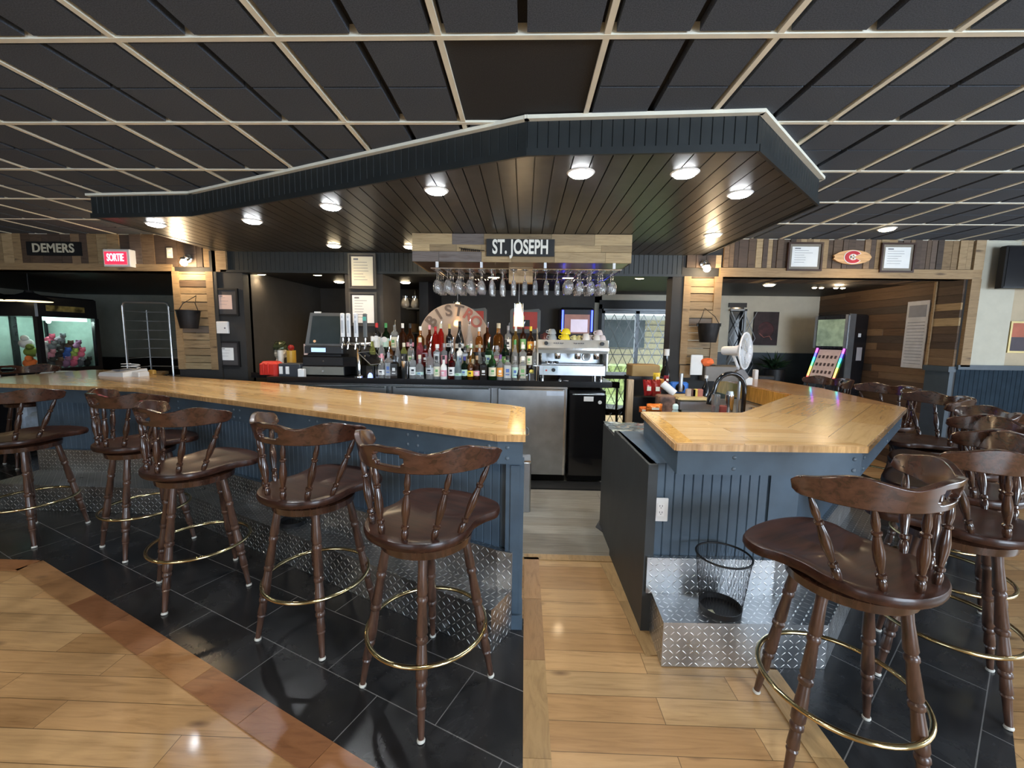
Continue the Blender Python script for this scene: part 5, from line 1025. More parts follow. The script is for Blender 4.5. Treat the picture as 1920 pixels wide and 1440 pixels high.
# pictures on the black wall
BYW = 6.5
def red_picture(x0, x1, z0, z1, lab):
    o = thing('framed_picture', lab, 'picture', ((x0+x1)/2, BYW, z0)); pl = [(x0+.03, z0), (x1-.03, z0), (x1, z0+.03), (x1, z1-.03), (x1-.03, z1), ((x0+x1)/2, z1-.02), (x0+.03, z1), (x0, z1-.03), (x0, z0+.03)]; n = len(pl)
    MB().add([(x, BYW-.03, z) for x, z in pl]+[(x, BYW-.002, z) for x, z in pl], [tuple(range(n)), tuple(reversed(range(n, 2*n)))]+[(i, n+i, n+(i+1) % n, (i+1) % n) for i in range(n)]).build('frame', plain('grey_glass_frame', (.13, .14, .13), .3), o)
    MB().box(x0+.05, x1-.05, BYW-.036, BYW-.03, z0+.06, z1-.05).build('red_print', plain('red_print', (.55, .06, .04), .5), o)
    xm = x0+(x1-x0)*.5; MB().box(xm-.05, xm+.07, BYW-.039, BYW-.036, z0+.10, z0+.20).build('dark_figure', M['black'], o); MB().box(xm-.07, xm-.01, BYW-.038, BYW-.036, z0+.08, z0+.26).build('pale_figure', plain('buff', (.5, .4, .25), .6), o)
x0, x1, z0, z1 = rb_(956, 579, 1014, 624, BYW-.03); red_picture(x0, x1, z0, z1, 'red picture in a rounded grey frame behind the amber pendant')
x0, x1, z0, z1 = rb_(868, 577, 913, 622, BYW-.03); red_picture(x0, x1, z0, z1, 'red picture in a rounded grey frame, half hidden by the round sign')
# jukebox
JY = 6.1; x0, x1, z0, z1 = rb_(1053, 582, 1112, 625, JY); jk = thing('jukebox', 'wall jukebox with blue neon tubes and a brown screen', 'jukebox', ((x0+x1)/2, JY+.1, z0-.5))
MB().cbox(x0-.03, x1+.03, JY+.03, JY+.36, z0-.6, z1+.04, .03).build('cabinet', M['black'], jk)
for xx in (x0+.01, x1-.01): MB().cyl((xx, JY+.01, z0+.03), (xx, JY+.01, z1), .013, 10).build('neon_tube', plain('blue_neon', (.05, .06, 1), .4, emit=(.03, .05, 1), es=7, var=0), jk, smooth=True)
MB().box(x0+.04, x1-.04, JY+.02, JY+.03, z0, z1-.06).build('brown_panel', plain('jukebox_brown', (.14, .06, .04), .4, emit=(.3, .12, .08), es=.4, var=.3), jk); MB().box(x0+.13, x1-.07, JY+.012, JY+.02, z0+.02, z1-.13).build('screen', plain('jukebox_screen', (.4, .35, .42), .3, emit=(.5, .43, .52), es=.6, var=.1), jk)
# ================================================================ patio door and outdoors
dr = thing('door_1', 'x', 'door', (1.83, BY, 0)); del dr['label']; del dr['category']; dr['kind'] = S
mb = MB()
for q in (1.24, 1.80, 2.36): mb.box(q, q+.06, BY-.0, BY+.06, 0, 2.05)
mb.box(1.24, 2.42, BY, BY+.06, 1.96, 2.13).box(1.24, 2.42, BY, BY+.06, 0, .08); mb.build('door_frame', plain('door_grey', (.32, .36, .40), .4), dr); 
MB().box(1.20, 2.46, BY-.03, BY, 2.03, 2.17).box(1.20, 1.245, BY-.03, BY, 0, 2.1).build('door_surround', M['black'], dr)
MB().box(1.30, 2.36, BY+.025, BY+.032, .08, 1.96).build('door_glass', plain('door_pane', (1, 1, 1), 0, trans=1, var=0, ior=1.05), dr)
dr2 = thing('door_2', 'x', 'door', (3.4, BY, 0)); del dr2['label']; del dr2['category']; dr2['kind'] = S
MB().box(3.30, 3.52, BY, BY+.05, 0, 2.13).build('door_leaf', M['blackg'], dr2); MB().box(3.27, 3.55, BY-.03, BY, 2.08, 2.15).build('door_surround', M['black'], dr2)
def gate(x0, x1, z0, z1, y, pit, lab):
    o = thing('folding_gate', lab, 'security gate', ((x0+x1)/2, y, z0)); mb = MB(); H = pit*2.1; n = int(math.ceil((x1-x0)/pit)); rows = int(math.ceil((z1-z0)/H))
    mb2 = MB()
    for i in range(n):
        for j in range(rows):
            xa, xb, xm = x0+i*pit, x0+(i+1)*pit, x0+(i+.5)*pit; za = z0+j*H; zc = min(za+H, z1); zm = za+H/2
            for mm, p1_, p2_ in ((mb, (xa, zm), (xm, za+H)), (mb, (xm, za), (xb, zm)), (mb2, (xm, za+H), (xb, zm)), (mb2, (xa, zm), (xm, za))):
                if p2_[1] > z1 or p1_[1] > z1: continue
                mm.tube([(p1_[0], y-(.006 if mm is mb else 0), p1_[1]), (p2_[0], y-(.006 if mm is mb else 0), p2_[1])], .0065, 4)
    gm = plain('gate_steel', (.16, .17, .18), .4, .6); mb.build('lattice_bars', gm, o); mb2.build('lattice_bars', gm, o)
    MB().box(x0-.02, x1+.02, y-.02, y+.01, z1, z1+.03).build('top_track', gm, o); return o
gate(1.28, 2.38, .12, 2.0, BY-.06, .158, 'grey scissor security gate across the bright patio door'); gate(3.30, 3.52, .12, 2.02, BY-.06, .20, 'folded grey scissor gate beside the dark narrow door')
MB().box(3.50, 3.53, BY-.08, BY-.04, 0, 2.05).build('trim_8', plain('door_grey', (.32, .36, .40), .4), kind=S)
hs = thing('neighbour_house', 'pale sided house with carport seen through the patio door', 'house', (2.5, 17, 0)); 
MB().box(-2, 3.0, 16, 20, 0, 4.5).build('pale_siding', plain('white_siding', (.62, .62, .60), .8), hs); MB().box(3.0, 9, 17, 20, 0, 4.5).build('tan_siding', plain('tan_siding', (.55, .48, .30), .8), hs)
mb = MB()
for k in range(14): mb.box(3.0, 9, 16.97, 17.0, .9+k*.24, .93+k*.24)
mb.build('siding_lines', M['ink'], hs); MB().box(3.2, 4.8, 16.93, 17, 1.2, 2.3).build('window', plain('dim_window', (.12, .14, .15), .2), hs)
MB().box(2.0, 8, 13.6, 17, 2.30, 2.42).build('carport_roof', M['white'], hs)
for q in (2.2, 4.6, 6.8): MB().box(q, q+.14, 13.7, 13.84, 0, 2.3).build('carport_post', plain('blue_grey_post', (.25, .36, .48), .5), hs)
tag(MB().box(-1, 9, 11.6, 12.6, -.02, .80).build('garden_hedge', GR), 'bright green hedge outside the patio door', 'hedge'); tag(MB().box(-5, 12, 8.4, 11.6, -.02, .0).build('lawn', GR), 'sunlit lawn outside the patio door', 'lawn', kind='stuff')
s_ = bpy.data.lights.new('sun', 'SUN'); s_.energy = 2.2; s_.angle = RD(1); so = bpy.data.objects.new('sun', s_); so.rotation_euler = (RD(48), 0, RD(-28)); col.objects.link(so)
# ================================================================ alcove things
x0, x1, z0, z1 = rb_(1410, 585, 1461, 647, BY-.02); o = thing('canvas_painting', 'dark canvas painting with a faint red flower shape on the cream wall', 'painting', ((x0+x1)/2, BY, z0)); MB().box(x0, x1, BY-.03, BY, z0, z1).build('canvas', plain('plum_black', (.022, .012, .014), .6, var=.5), o)
xc, zc = (x0+x1)/2, (z0+z1)/2-.02
MB().lathe((xc, BY-.034, zc), (xc, BY-.03, zc), [(0, .12), (1, .13)], 20).build('red_bloom', plain('dark_crimson', (.045, .012, .014), .6, var=.6), o)
MB().tube([(xc-.10, BY-.036, zc-.06), (xc-.03, BY-.036, zc-.12), (xc+.06, BY-.036, zc-.10), (xc+.10, BY-.036, zc-.16)], .006, 6).build('pale_stroke', plain('dusty_rose', (.3, .12, .1), .6), o)
sm = thing('gaming_machine', 'tall black video gaming machine with rainbow light strips', 'gaming machine', (4.10, 5.93, 0), RD(-70)); sm.scale = (.84, .86, 1)
k_ = plain('machine_black', (.012, .012, .014), .25); gr = plain('machine_grey', (.22, .23, .24), .35, .5)
MB().cbox(-.24, .27, .10, .62, 0, .86, .01).build('base_cabinet', k_, sm, local=True)
MB().add([(-.24, .06, 1.02), (.27, .06, 1.02), (.27, .26, 1.46), (-.24, .26, 1.46), (-.24, .62, .86), (.27, .62, .86), (.27, .66, 1.46), (-.24, .66, 1.46), (-.24, .02, .86), (.27, .02, .86)], [(0, 1, 2, 3), (8, 9, 1, 0), (8, 0, 3, 7, 4), (9, 5, 6, 2, 1), (4, 7, 6, 5), (3, 2, 6, 7), (8, 4, 5, 9)]).build('middle_cabinet', k_, sm, local=True)
MB().cbox(-.25, .28, .20, .66, 1.46, 1.93, .02).build('top_box', k_, sm, local=True)
MB().box(-.20, .23, .188, .20, 1.49, 1.86).build('upper_screen', plain('screen_reflect', (.12, .15, .11), .2, emit=(.30, .40, .27), es=.3, var=.7), sm, local=True)
for xx in (-.25, .235): MB().box(xx, xx+.035, .185, .21, 1.46, 1.92).build('side_chrome', gr, sm, local=True)
MB().box(.27, .285, .22, .35, .86, 1.93).build('grey_side_band', gr, sm, local=True)
MB().add([(-.17, .055, 1.05), (.19, .055, 1.05), (.19, .245, 1.44), (-.17, .245, 1.44)], [(0, 1, 2, 3)]).build('lower_screen', plain('slot_screen', (.2, .15, .13), .2, emit=(.42, .30, .26), es=.5, var=.25), sm, local=True)
mb = MB(); r = random.Random(2)
for rr_ in range(3):
    for cc_ in range(5): t = .2+.27*rr_; xx = -.12+.065*cc_; mb.obox((xx, .05+.19*t-.004, 1.05+.39*t), (.035, .004, .045), 0, -RD(26))
mb.build('game_symbols', plain('dark_symbols', (.10, .07, .07), .4), sm, local=True)
rb7 = [(1, .1, .08), (1, .5, .1), (.9, .9, .1), (.1, .9, .2), (.05, .7, .9), (.1, .1, 1), (.8, .1, .9)]
for s in (-1, 1):
    xx = .01+s*.215
    for k, c in enumerate(rb7):
        t0, t1 = k/7, (k+1)/7; MB().tube([(xx, .04+.2*t0, 1.0+.46*t0), (xx, .04+.2*t1, 1.0+.46*t1)], .014, 6).build('light_strip', plain('rgb_%d' % k, c, .4, emit=c, es=2.6, var=0), sm, local=True)
MB().add([(-.24, -.14, .80), (.27, -.14, .80), (.27, .06, .88), (-.24, .06, .88), (-.24, -.14, .74), (.27, -.14, .74), (.27, .12, .74), (-.24, .12, .74)], [(0, 1, 2, 3), (4, 5, 1, 0), (5, 6, 2, 1), (7, 4, 0, 3), (7, 6, 5, 4)]).build('button_deck', k_, sm, local=True)
MB().box(-.16, -.07, -.06, -.01, .855, .865).box(.02, .10, -.06, -.01, .855, .865).build('lit_buttons', plain('green_glow', (.1, .9, .5), .4, emit=(.1, 1, .5), es=1.5, var=0), sm, local=True)
MB().box(-.06, .0, -.02, .09, .45, .72).build('blue_light', plain('violet_glow', (.15, .1, 1), .4, emit=(.12, .08, 1), es=2, var=0), sm, local=True); MB().box(.06, .16, .06, .10, .45, .73).build('pale_panel', plain('pale_grey', (.45, .47, .5), .4), sm, local=True)
MB().box(.28, .284, .44, .50, 1.62, 1.67).build('side_sticker', M['white'], sm, local=True); MB().box(.28, .284, .44, .56, 1.30, 1.48).build('side_notice', plain('grey_notice', (.4, .36, .36), .6), sm, local=True)
for k, (px, ) in enumerate(((1531,), (1541,), (1563,), (1574,))): pass
p = on_y(1553, 533, 5.8); tk = thing('track_light', 'short track light with four glowing bulbs in the alcove', 'ceiling light', (p.x, 5.8, p.z)); MB().tube([(p.x-.21, 5.8, p.z+.02), (p.x, 5.8, p.z+.04), (p.x+.21, 5.8, p.z+.02)], .008, 6).build('bar', M['chrome'], tk); MB().cyl((p.x, 5.8, p.z+.03), (p.x, 5.8, HB+.03), .012, 8).build('stem', M['chrome'], tk)
for dx in (-.19, -.10, .09, .18): MB().blob((p.x+dx, 5.78, p.z-.02), .042, 12, 8).build('bulb', M['lampw'], tk, smooth=True)
light('POINT', 'track_light_glow', (p.x, 5.6, p.z-.12), 5, WARM, size=.04)
a = (5.31, 2.06); o = thing('wall_poster', 'tall white rules poster on the alcove side wall', 'poster', (4.70, 5.17, 1.26)); MB().box(4.698, 4.704, 5.05, 5.33, 1.25, 2.05).build('sheet', plain('poster_white', (.55, .56, .60), .5), o)
mb = MB().box(4.695, 4.698, 5.08, 5.30, 1.86, 2.0); 
for k in range(14): mb.box(4.695, 4.698, 5.08, 5.30, 1.30+.038*k, 1.306+.038*k)
mb.build('print', plain('poster_print', (.25, .26, .30), .6), o)
# plant and dark tables in the alcove
p = on_y(1452, 690, 6.5); o = thing('potted_plant', 'dark leafy potted plant below the canvas painting', 'plant', (p.x, 6.5, .7)); r = random.Random(6); mb = MB()
for k in range(60):
    t = r.uniform(0, 2*pi); e_ = r.uniform(.1, 1.2); L = r.uniform(.16, .33); c = Vector((p.x, 6.5, 1.12)); d = Vector((cos(t)*cos(e_), sin(t)*cos(e_), sin(e_))); q = c+d*L; s = d.cross(Vector((0, 0, 1)))*.03; m_ = c+d*L*.55+Vector((0, 0, .03))
    mb.add([tuple(c), tuple(m_+s), tuple(q), tuple(m_-s)], [(0, 1, 2, 3)])
mb.build('foliage', plain('dark_leaf', (.015, .035, .015), .5, var=.4), o); MB().lathe((p.x, 6.5, .0), (p.x, 6.5, 1.12), [(0, .14), (.6, .10), (.61, .12), (1, .15)], 16).build('pot', M['black'], o, smooth=True)
tb = thing('side_table', 'dark table left of the plant in the alcove', 'table', (3.25, 6.3, 0)); MB().cbox(2.9, 3.6, 6.05, 6.6, .70, .74, .01).build('tabletop', M['black'], tb)
for xx, yy in ((2.95, 6.1), (3.55, 6.1), (2.95, 6.55), (3.55, 6.55)): MB().box(xx-.02, xx+.02, yy-.02, yy+.02, 0, .70).build('leg', M['black'], tb)
# television and picture at the right edge
o = thing('television', 'black wall television at the upper right edge', 'television', (5.3, WY-.1, 2.1)); MB().cbox(4.93, 6.1, WY-.16, WY-.08, 2.13, 2.56, .01).build('case', M['black'], o); MB().box(4.945, 6.08, WY-.165, WY-.16, 2.145, 2.545).build('screen', plain('tv_screen', (.008, .008, .010), .18), o); MB().box(5.3, 5.5, WY-.08, WY+.04, 2.25, 2.45).build('wall_mount', M['black'], o)
o = thing('framed_picture', 'gold framed red and black picture at the right edge below the television', 'picture', (5.4, WY, 1.47)); MB().box(5.255, 5.275, WY+.0, WY+.04, 1.46, 1.80).box(5.275, 5.8, WY, WY+.04, 1.46, 1.48).box(5.275, 5.8, WY, WY+.04, 1.78, 1.80).build('frame', plain('gold_frame', (.5, .38, .16), .4, .4), o); MB().box(5.275, 5.78, WY+.01, WY+.04, 1.63, 1.78).build('red_print', plain('brick_print', (.40, .11, .06), .6), o); MB().box(5.275, 5.78, WY+.011, WY+.04, 1.48, 1.63).build('dark_print', plain('dark_violet', (.06, .045, .055), .6), o)
# ================================================================ left arcade room
def claw(x0, x1, y0, y1, z1, lab, seed):
    o = thing('claw_machine', lab, 'claw machine', ((x0+x1)/2, (y0+y1)/2, 0)); zb_ = 1.02; zt_ = 1.74; p_ = .06
    MB().box(x0, x1, y0, y1, 0, zb_).build('base', k_, o); MB().cbox(x0, x1, y0, y1, zt_, z1, .02).build('header', k_, o)
    for xx in (x0, x1-p_):
        for yy in (y0, y1-p_): MB().box(xx, xx+p_, yy, yy+p_, zb_, zt_).build('corner_post', k_, o)
    gp = plain('claw_pane', (1, 1, 1), 0, trans=1, var=0, ior=1.03)
    MB().box(x0+p_, x1-p_, y0+.01, y0+.016, zb_, zt_).build('glass_pane', gp, o); MB().box(x1-.016, x1-.01, y0+p_, y1-p_, zb_, zt_).build('glass_pane', gp, o)
    MB().box(x0+p_, x1-p_, y1-.03, y1-.02, zb_, zt_).build('back_panel', plain('pale_green_back', (.30, .42, .36), .5, var=.1), o); MB().box(x0+.02, x0+.03, y0+p_, y1-p_, zb_, zt_).build('back_panel', plain('pale_green_back', (.30, .42, .36), .5, var=.1), o)
    MB().box(x1-.14, x1-.08, y0+.1, y1-.1, zt_-.05, zt_).build('light_tube', plain('aqua_glow', (.6, 1, .9), .5, emit=(.65, 1, .92), es=2.0, var=0), o)
    MB().box(x0+.03, x0+.06, y0+.33, y0+.40, zb_, zt_).build('rear_mullion', k_, o)
    MB().box(x1, x1+.006, y0+.12, y1-.2, zt_+.08, zt_+.16).build('gold_banner', plain('gold_banner', (.30, .24, .08), .4, .3, var=.8), o)
    light('POINT', 'claw_machine_light', ((x0+x1)/2+.1, (y0+y1)/2, zt_-.06), 7, (.75, 1, .92), size=.025)
    r = random.Random(seed); cs = (('pink', (.75, .16, .25)), ('dark grey', (.06, .06, .06)), ('lime green', (.45, .60, .12)), ('bright blue', (.06, .16, .55)), ('white', (.6, .62, .62)), ('mauve', (.35, .18, .30)), ('brown', (.15, .09, .06)), ('grey', (.22, .24, .26)), ('rose', (.6, .25, .32)))
    lay = [[(.10+.10*k, 0, .0) for k in range(7)], [(.14+.10*k, .03, .12) for k in range(6)], [(.18+.11*k, .06, .23) for k in range(5)], [(.30+.14*k, .09, .33) for k in range(2)]]; n = 0
    for L_, row in enumerate(lay):
        for k, (dy, dx, dz) in enumerate(row):
            nm_, c = cs[(7, 1, 6, 5, 0, 7, 1, 4, 8, 1, 3, 2, 0, 4)[n % 14]]; R = r.uniform(.062, .075); x = x1-.15-dx; y = y0+dy+.02; z = zb_+R+dz
            t = thing('plush_toy', '%s plush toy, %s layer, %s from the near post in the claw machine' % (nm_, ('bottom', 'second', 'third', 'topmost')[L_], ordn[k]), 'toy', (x, y, z-R), 0, 'plush toys in the claw machine')
            pm = plain('plush_'+nm_, c, .95, var=.2); MB().blob((x, y, z-.01), (R*.8, R*.8, R*.85), 12, 8, .05).build('body', pm, t, smooth=True); MB().blob((x+.04, y+.01, z+R*.75), R*.5, 10, 7, .03).build('head', pm, t, smooth=True)
            for q in (-1, 1): MB().blob((x+.04, y+.01+q*R*.4, z+R*1.15), R*.18, 8, 5).build('ear', pm, t, smooth=True)
            n += 1
    for k, (nm_, c) in enumerate((('olive green', (.16, .22, .04)), ('orange', (.75, .18, .04)), ('white', (.6, .62, .62)))):
        x, y, z = x1-.30-.03*k, y0+.14, zb_+.07+(.16, 0, .28)[k]; pm = plain('plush_'+nm_, c, .95, var=.2)
        t = thing('plush_toy', '%s plush toy behind the front pane at the left photo edge' % nm_, 'toy', (x, y, z-.07), 0, 'plush toys in the claw machine'); MB().blob((x, y, z), (.09, .07, .07), 12, 8, .05).build('body', pm, t, smooth=True); MB().blob((x+.02, y-.03, z+.07), .045, 10, 7).build('head', pm, t, smooth=True)
claw(-7.45, -6.60, 5.48, 6.30, 2.03, 'black claw machine with lit windows full of plush toys beyond the left counter', 3)
# small items on the far left counter part and lamp shades
def shade(px0, px1, py, Y, lab):
    a, b = on_y(px0, py, Y), on_y(px1, py, Y); R = (b.x-a.x)/2; cx = (a.x+b.x)/2; o = thing('hanging_lamp', lab, 'pendant lamp', (cx, Y, a.z))
    MB().lathe((cx, Y, a.z), (cx, Y, a.z+.13), [(0, R), (.1, R*.98), (.55, R*.55), (.8, R*.22), (1, R*.18)], 24).build('shade', M['black'], o, smooth=True); MB().cyl((cx, Y, a.z-.006), (cx, Y, a.z+.002), R*.93, 24).build('glowing_underside', plain('dim_warm_glow', (1, .8, .45), .5, emit=(1, .78, .42), es=1.6, var=0), o)
    MB().cyl((cx, Y, a.z+.12), (cx, Y, HB+.03 if Y > WY else CZ), .003, 6).build('cord', M['black'], o)
shade(25, 87, 564, 5.15, 'black dome lamp with a lit underside before the claw machine'); shade(-55, 14, 561, 5.15, 'black dome lamp cut by the left photo edge')
# bakers rack
x0, x1 = on_y(229, 567, 5.15).x, on_y(315, 567, 5.15).x; o = thing('tray_rack', 'tall aluminium tray rack on the floor behind the left counter', 'rack', ((x0+x1)/2, 5.4, 0)); zt_ = on_y(270, 567, 5.15).z
for yy in (5.15,): MB().tube([(x0, yy, .08), (x0, yy, zt_-.05), (x0+.015, yy, zt_-.01), (x0+.05, yy, zt_), (x1-.05, yy, zt_), (x1-.015, yy, zt_-.01), (x1, yy, zt_-.05), (x1, yy, .08)], .014, 8).build('upright_frame', plain('aluminium', (.6, .6, .6), .3, .9), o, smooth=True)
for xx in (x0+.03, x1-.03): MB().cyl((xx, 5.45, .08), (xx, 5.45, zt_-.08), .010, 8).build('rear_upright', plain('aluminium_dim', (.35, .35, .35), .4, .8), o)  # bars behind the front frame: same aluminium, shade put into the colour
for k in range(14):
    z = .25+.12*k
    if z < zt_-.05:
        MB().box(x0, x1, 5.44, 5.455, z, z+.010).build('tray_bar', plain('aluminium_dim', (.35, .35, .35), .4, .8), o)
        for xx in (x0+.015, x1-.015): MB().box(xx-.012, xx+.012, 5.16, 5.45, z, z+.006).build('tray_runner', plain('aluminium_dim', (.35, .35, .35), .4, .8), o)
for xx in (x0, x1):
    for yy in (5.15, 5.45): MB().cyl((xx-.012, yy, .04), (xx+.012, yy, .04), .04, 14).build('caster', M['rubber'], o)
# white device on the left counter
p = on_z(235, 704, ZT); o = thing('router_box', 'white flat plastic device with a coiled cable on the left counter', 'device', (p.x, p.y, ZT), RD(-12)); 
MB().add([(-.20, -.13, 0), (.16, -.13, 0), (.16, .13, 0), (-.20, .13, 0), (-.19, -.12, .035), (.15, -.12, .045), (.15, .12, .075), (-.19, .12, .065)], [(3, 2, 1, 0), (4, 5, 6, 7), (0, 1, 5, 4), (1, 2, 6, 5), (2, 3, 7, 6), (3, 0, 4, 7)]).build('case', M['white'], o, local=True)
MB().box(-.10, .02, -.06, .06, .056, .066).build('dark_panel', M['ink'], o, local=True); MB().tube([(.06+.09*cos(a*.7), .02+.07*sin(a*.7), .085+.003*a) for a in range(18)], .005, 6).build('cable', M['white'], o, local=True, smooth=True); MB().cbox(.17, .27, -.05, .06, 0, .05, .008).build('plug_block', M['white'], o, local=True)
p = on_z(283, 701, ZT); tag(MB().cbox(p.x-.04, p.x+.03, p.y, p.y+.05, ZT, ZT+.045, .01).build('tape_roll', plain('ochre', (.6, .35, .08), .5)), 'small ochre block right of the white device on the counter', 'block')
# light blue armchair glimpsed beyond stool at far left
o = thing('armchair', 'pale blue padded armchair glimpsed beyond the leftmost stool', 'armchair', (-6.05, 5.2, 0)); pb = plain('pale_blue_vinyl', (.42, .50, .60), .5, var=.25)
MB().cbox(-6.45, -5.62, 5.25, 5.42, .35, 1.02, .05).build('backrest', pb, o); MB().cbox(-6.40, -5.66, 5.02, 5.25, .3, .5, .05).build('seat_cushion', pb, o)
for xx in (-6.45, -5.72): MB().cbox(xx, xx+.10, 5.02, 5.27, .15, .72, .03).build('armrest', pb, o)
for xx in (-6.4, -5.67):
    for yy in (5.06, 5.38): MB().box(xx-.02, xx+.02, yy-.02, yy+.02, 0, .3).build('leg', M['black'], o)
# ================================================================ mesh waste bins
def bin_(x, y, z, rb2, rt, h, lab, lean=(0, 0)):
    o = thing('waste_bin', lab, 'waste bin', (x, y, z), 0, 'mesh waste bins on the steps'); m = M['black']; mb = MB(); n = 46
    for k in range(n):
        a = 2*pi*k/n
        for s in (-1, 1):
            pts = [((rb2+(rt-rb2)*t)*cos(a+s*t*.45), (rb2+(rt-rb2)*t)*sin(a+s*t*.45), .02+(h-.02)*t) for t in (0, .5, 1)]; mb.tube(pts, .0006, 3)
    mb.build('wire_mesh', plain('bin_wire', (.012, .013, .015), .5), o, local=True)
    MB().lathe((0, 0, 0), (0, 0, .03), [(0, rb2), (1, rb2+.003), (.95, rb2-.002), (.15, rb2-.004), (.15, .001)], 32, caps=False).lathe((0, 0, 0), (0, 0, .003), [(0, rb2), (1, rb2)], 32).build('base_cup', m, o, local=True, smooth=True)
    MB().tube([(rt*cos(2*pi*k/40), rt*sin(2*pi*k/40), h) for k in range(40)], .005, 8, True).build('rim', m, o, local=True, smooth=True); return o
o = bin_(.985, 1.945, .229, .095, .124, .285, 'black wire mesh bin on the right diamond plate step'); 
MB().box(-.075, -.045, -.05, -.02, .006, .012).build('paper_scrap', plain('pale_scrap', (.6, .6, .4), .8), o, local=True)
bin_(-1.60, 2.74, .232, .085, .112, .265, 'dark mesh bin on the left step behind the second stool')
# ================================================================ things behind the right counter
CWZ = .88
o = thing('work_counter', 'dark sink counter behind the right bar top', 'counter', (2.0, 3.9, 0))
MB().prism([(1.30, 3.36), (1.62, 3.05), (2.38, 3.88), (2.38, 4.62), (1.80, 4.62), (1.62, 4.2)], .03, CWZ).build('cabinet', M['charcoal'], o)
MB().prism([(1.30, 3.36), (1.62, 3.05), (2.39, 3.88), (2.39, 4.64), (1.78, 4.64), (1.58, 4.2)], CWZ, CWZ+.025).build('worktop', M['steel_dull'], o); WZ = CWZ+.025
# faucet
a, b = on_y(1337, 768, 3.55), on_y(1393, 768, 3.62); fz = WZ; o = thing('sink_faucet', 'tall black gooseneck faucet behind the right counter top', 'faucet', (b.x, 3.6, WZ))
R = (b.x-a.x)/2; cx = (a.x+b.x)/2; top = on_y(1362, 700, 3.58).z
pts = [(b.x, 3.62, WZ+.0), (b.x, 3.62, top-R)]+[(cx+R*cos(t*pi/10), 3.585+.035*cos(t*pi/10), top-R+R*sin(t*pi/10)) for t in range(1, 10)]+[(a.x, 3.55, top-R), (a.x-.03, 3.55, WZ+.12)]
MB().tube(pts, .019, 12).build('gooseneck', M['blackg'], o, smooth=True); MB().lathe((b.x, 3.62, WZ), (b.x, 3.62, WZ+.03), [(0, .035), (1, .028)], 16).build('base', M['chrome'], o, smooth=True); MB().lathe((a.x-.02, 3.55, WZ+.20), (a.x-.035, 3.55, WZ+.10), [(0, .02), (.4, .028), (1, .026)], 12).build('spray_head', M['blackg'], o, smooth=True)
MB().tube([(b.x+.03, 3.62, WZ+.02), (b.x+.11, 3.60, WZ+.07)], .009, 8).build('lever', M['chrome'], o, smooth=True)
def can(px, Y, h, r_, mat, lab, nm_='cocktail_shaker', cat='shaker', z=None, lid=None):
    z = WZ if z is None else z; p = on_y(px, 750, Y); o = thing(nm_, lab, cat, (p.x, Y, z)); MB().lathe((p.x, Y, z), (p.x, Y, z+h), [(0, r_*.8), (.05, r_*.84), (.9, r_), (1, r_*.97)], 18).build('body', mat, o, smooth=True)
    if lid: MB().lathe((p.x, Y, z+h), (p.x, Y, z+h+.03), [(0, r_*.9), (1, r_*.7)], 16).build('lid', lid, o, smooth=True)
    return o
can(1368, 3.52, .19, .034, M['chrome'], 'tall steel shaker right of the soap, inside the faucet arch', lid=M['steel']); can(1342, 3.45, .20, .034, plain('smoked_plastic', (.45, .45, .45), .1, trans=.8, var=0), 'clear ribbed tumbler left of the steel shaker', 'tumbler', 'glass'); can(1354, 3.55, .09, .05, plain('dull_red', (.38, .08, .07), .5), 'short red tub between the tumbler and the shaker', 'red_tub', 'tub')
can(1412, 3.75, .05, .03, M['chrome'], 'small steel cup right of the faucet', 'steel_cup', 'cup')
o = thing('soap_bottle', 'pale green pump soap bottle at the right counter inner edge', 'soap bottle', (1.18, 3.2, WZ)); p = on_y(1266, 772, 3.22); p.z = .872; zz = .885
MB().lathe((p.x, 3.22, zz), (p.x, 3.22, zz+.13), [(0, .036), (.6, .038), (.85, .025), (1, .016)], 18).build('bottle_body', plain('soap_clear', (.55, .68, .66), .15, trans=.5, var=0), o, smooth=True); MB().lathe((p.x, 3.22, zz+.13), (p.x, 3.22, zz+.17), [(0, .022), (.7, .022), (1, .012)], 14).build('pump_cap', plain('mint_cap', (.60, .75, .70), .4), o, smooth=True)
MB().box(1.02, 1.30, 3.1, 3.35, .872, .885).build('shelf_lip', M['charcoal'], wl)
# cutting board on drainer box
p = on_y(1306, 745, 3.85); o = thing('glass_washer', 'grey steel box with a pale cutting board on top, left of the faucet', 'drainer', (p.x, 3.9, WZ-.05)); a, b = on_y(1272, 745, 3.85), on_y(1340, 745, 3.85); zt_ = on_y(1300, 750, 3.85).z
MB().cbox(a.x, b.x, 3.85, 4.15, WZ, zt_, .02).build('steel_box', M['steel'], o); MB().cbox(a.x, b.x-.03, 3.84, 4.14, zt_, zt_+.02, .02).build('cutting_board', plain('yellowed_board', (.62, .50, .26), .5), o)
ZB = zt_+.02
def small(nm_, lab, cat, px, py, Y, w_, h, mat, d=.05, z=None, grp=None):
    p = on_y(px, py, Y); z = p.z if z is None else z; return tag(MB().cbox(p.x-w_/2, p.x+w_/2, Y, Y+d, z, z+h, min(.008, w_/5)).build(nm_, mat), lab, cat, grp)
o = thing('lemon_squeezer', 'bright blue hand gadget standing on the work counter', 'gadget', (1.5, 4.0, ZB)); p = on_y(1274, 737, 4.2); bl = plain('bright_blue', (.02, .16, .62), .35)
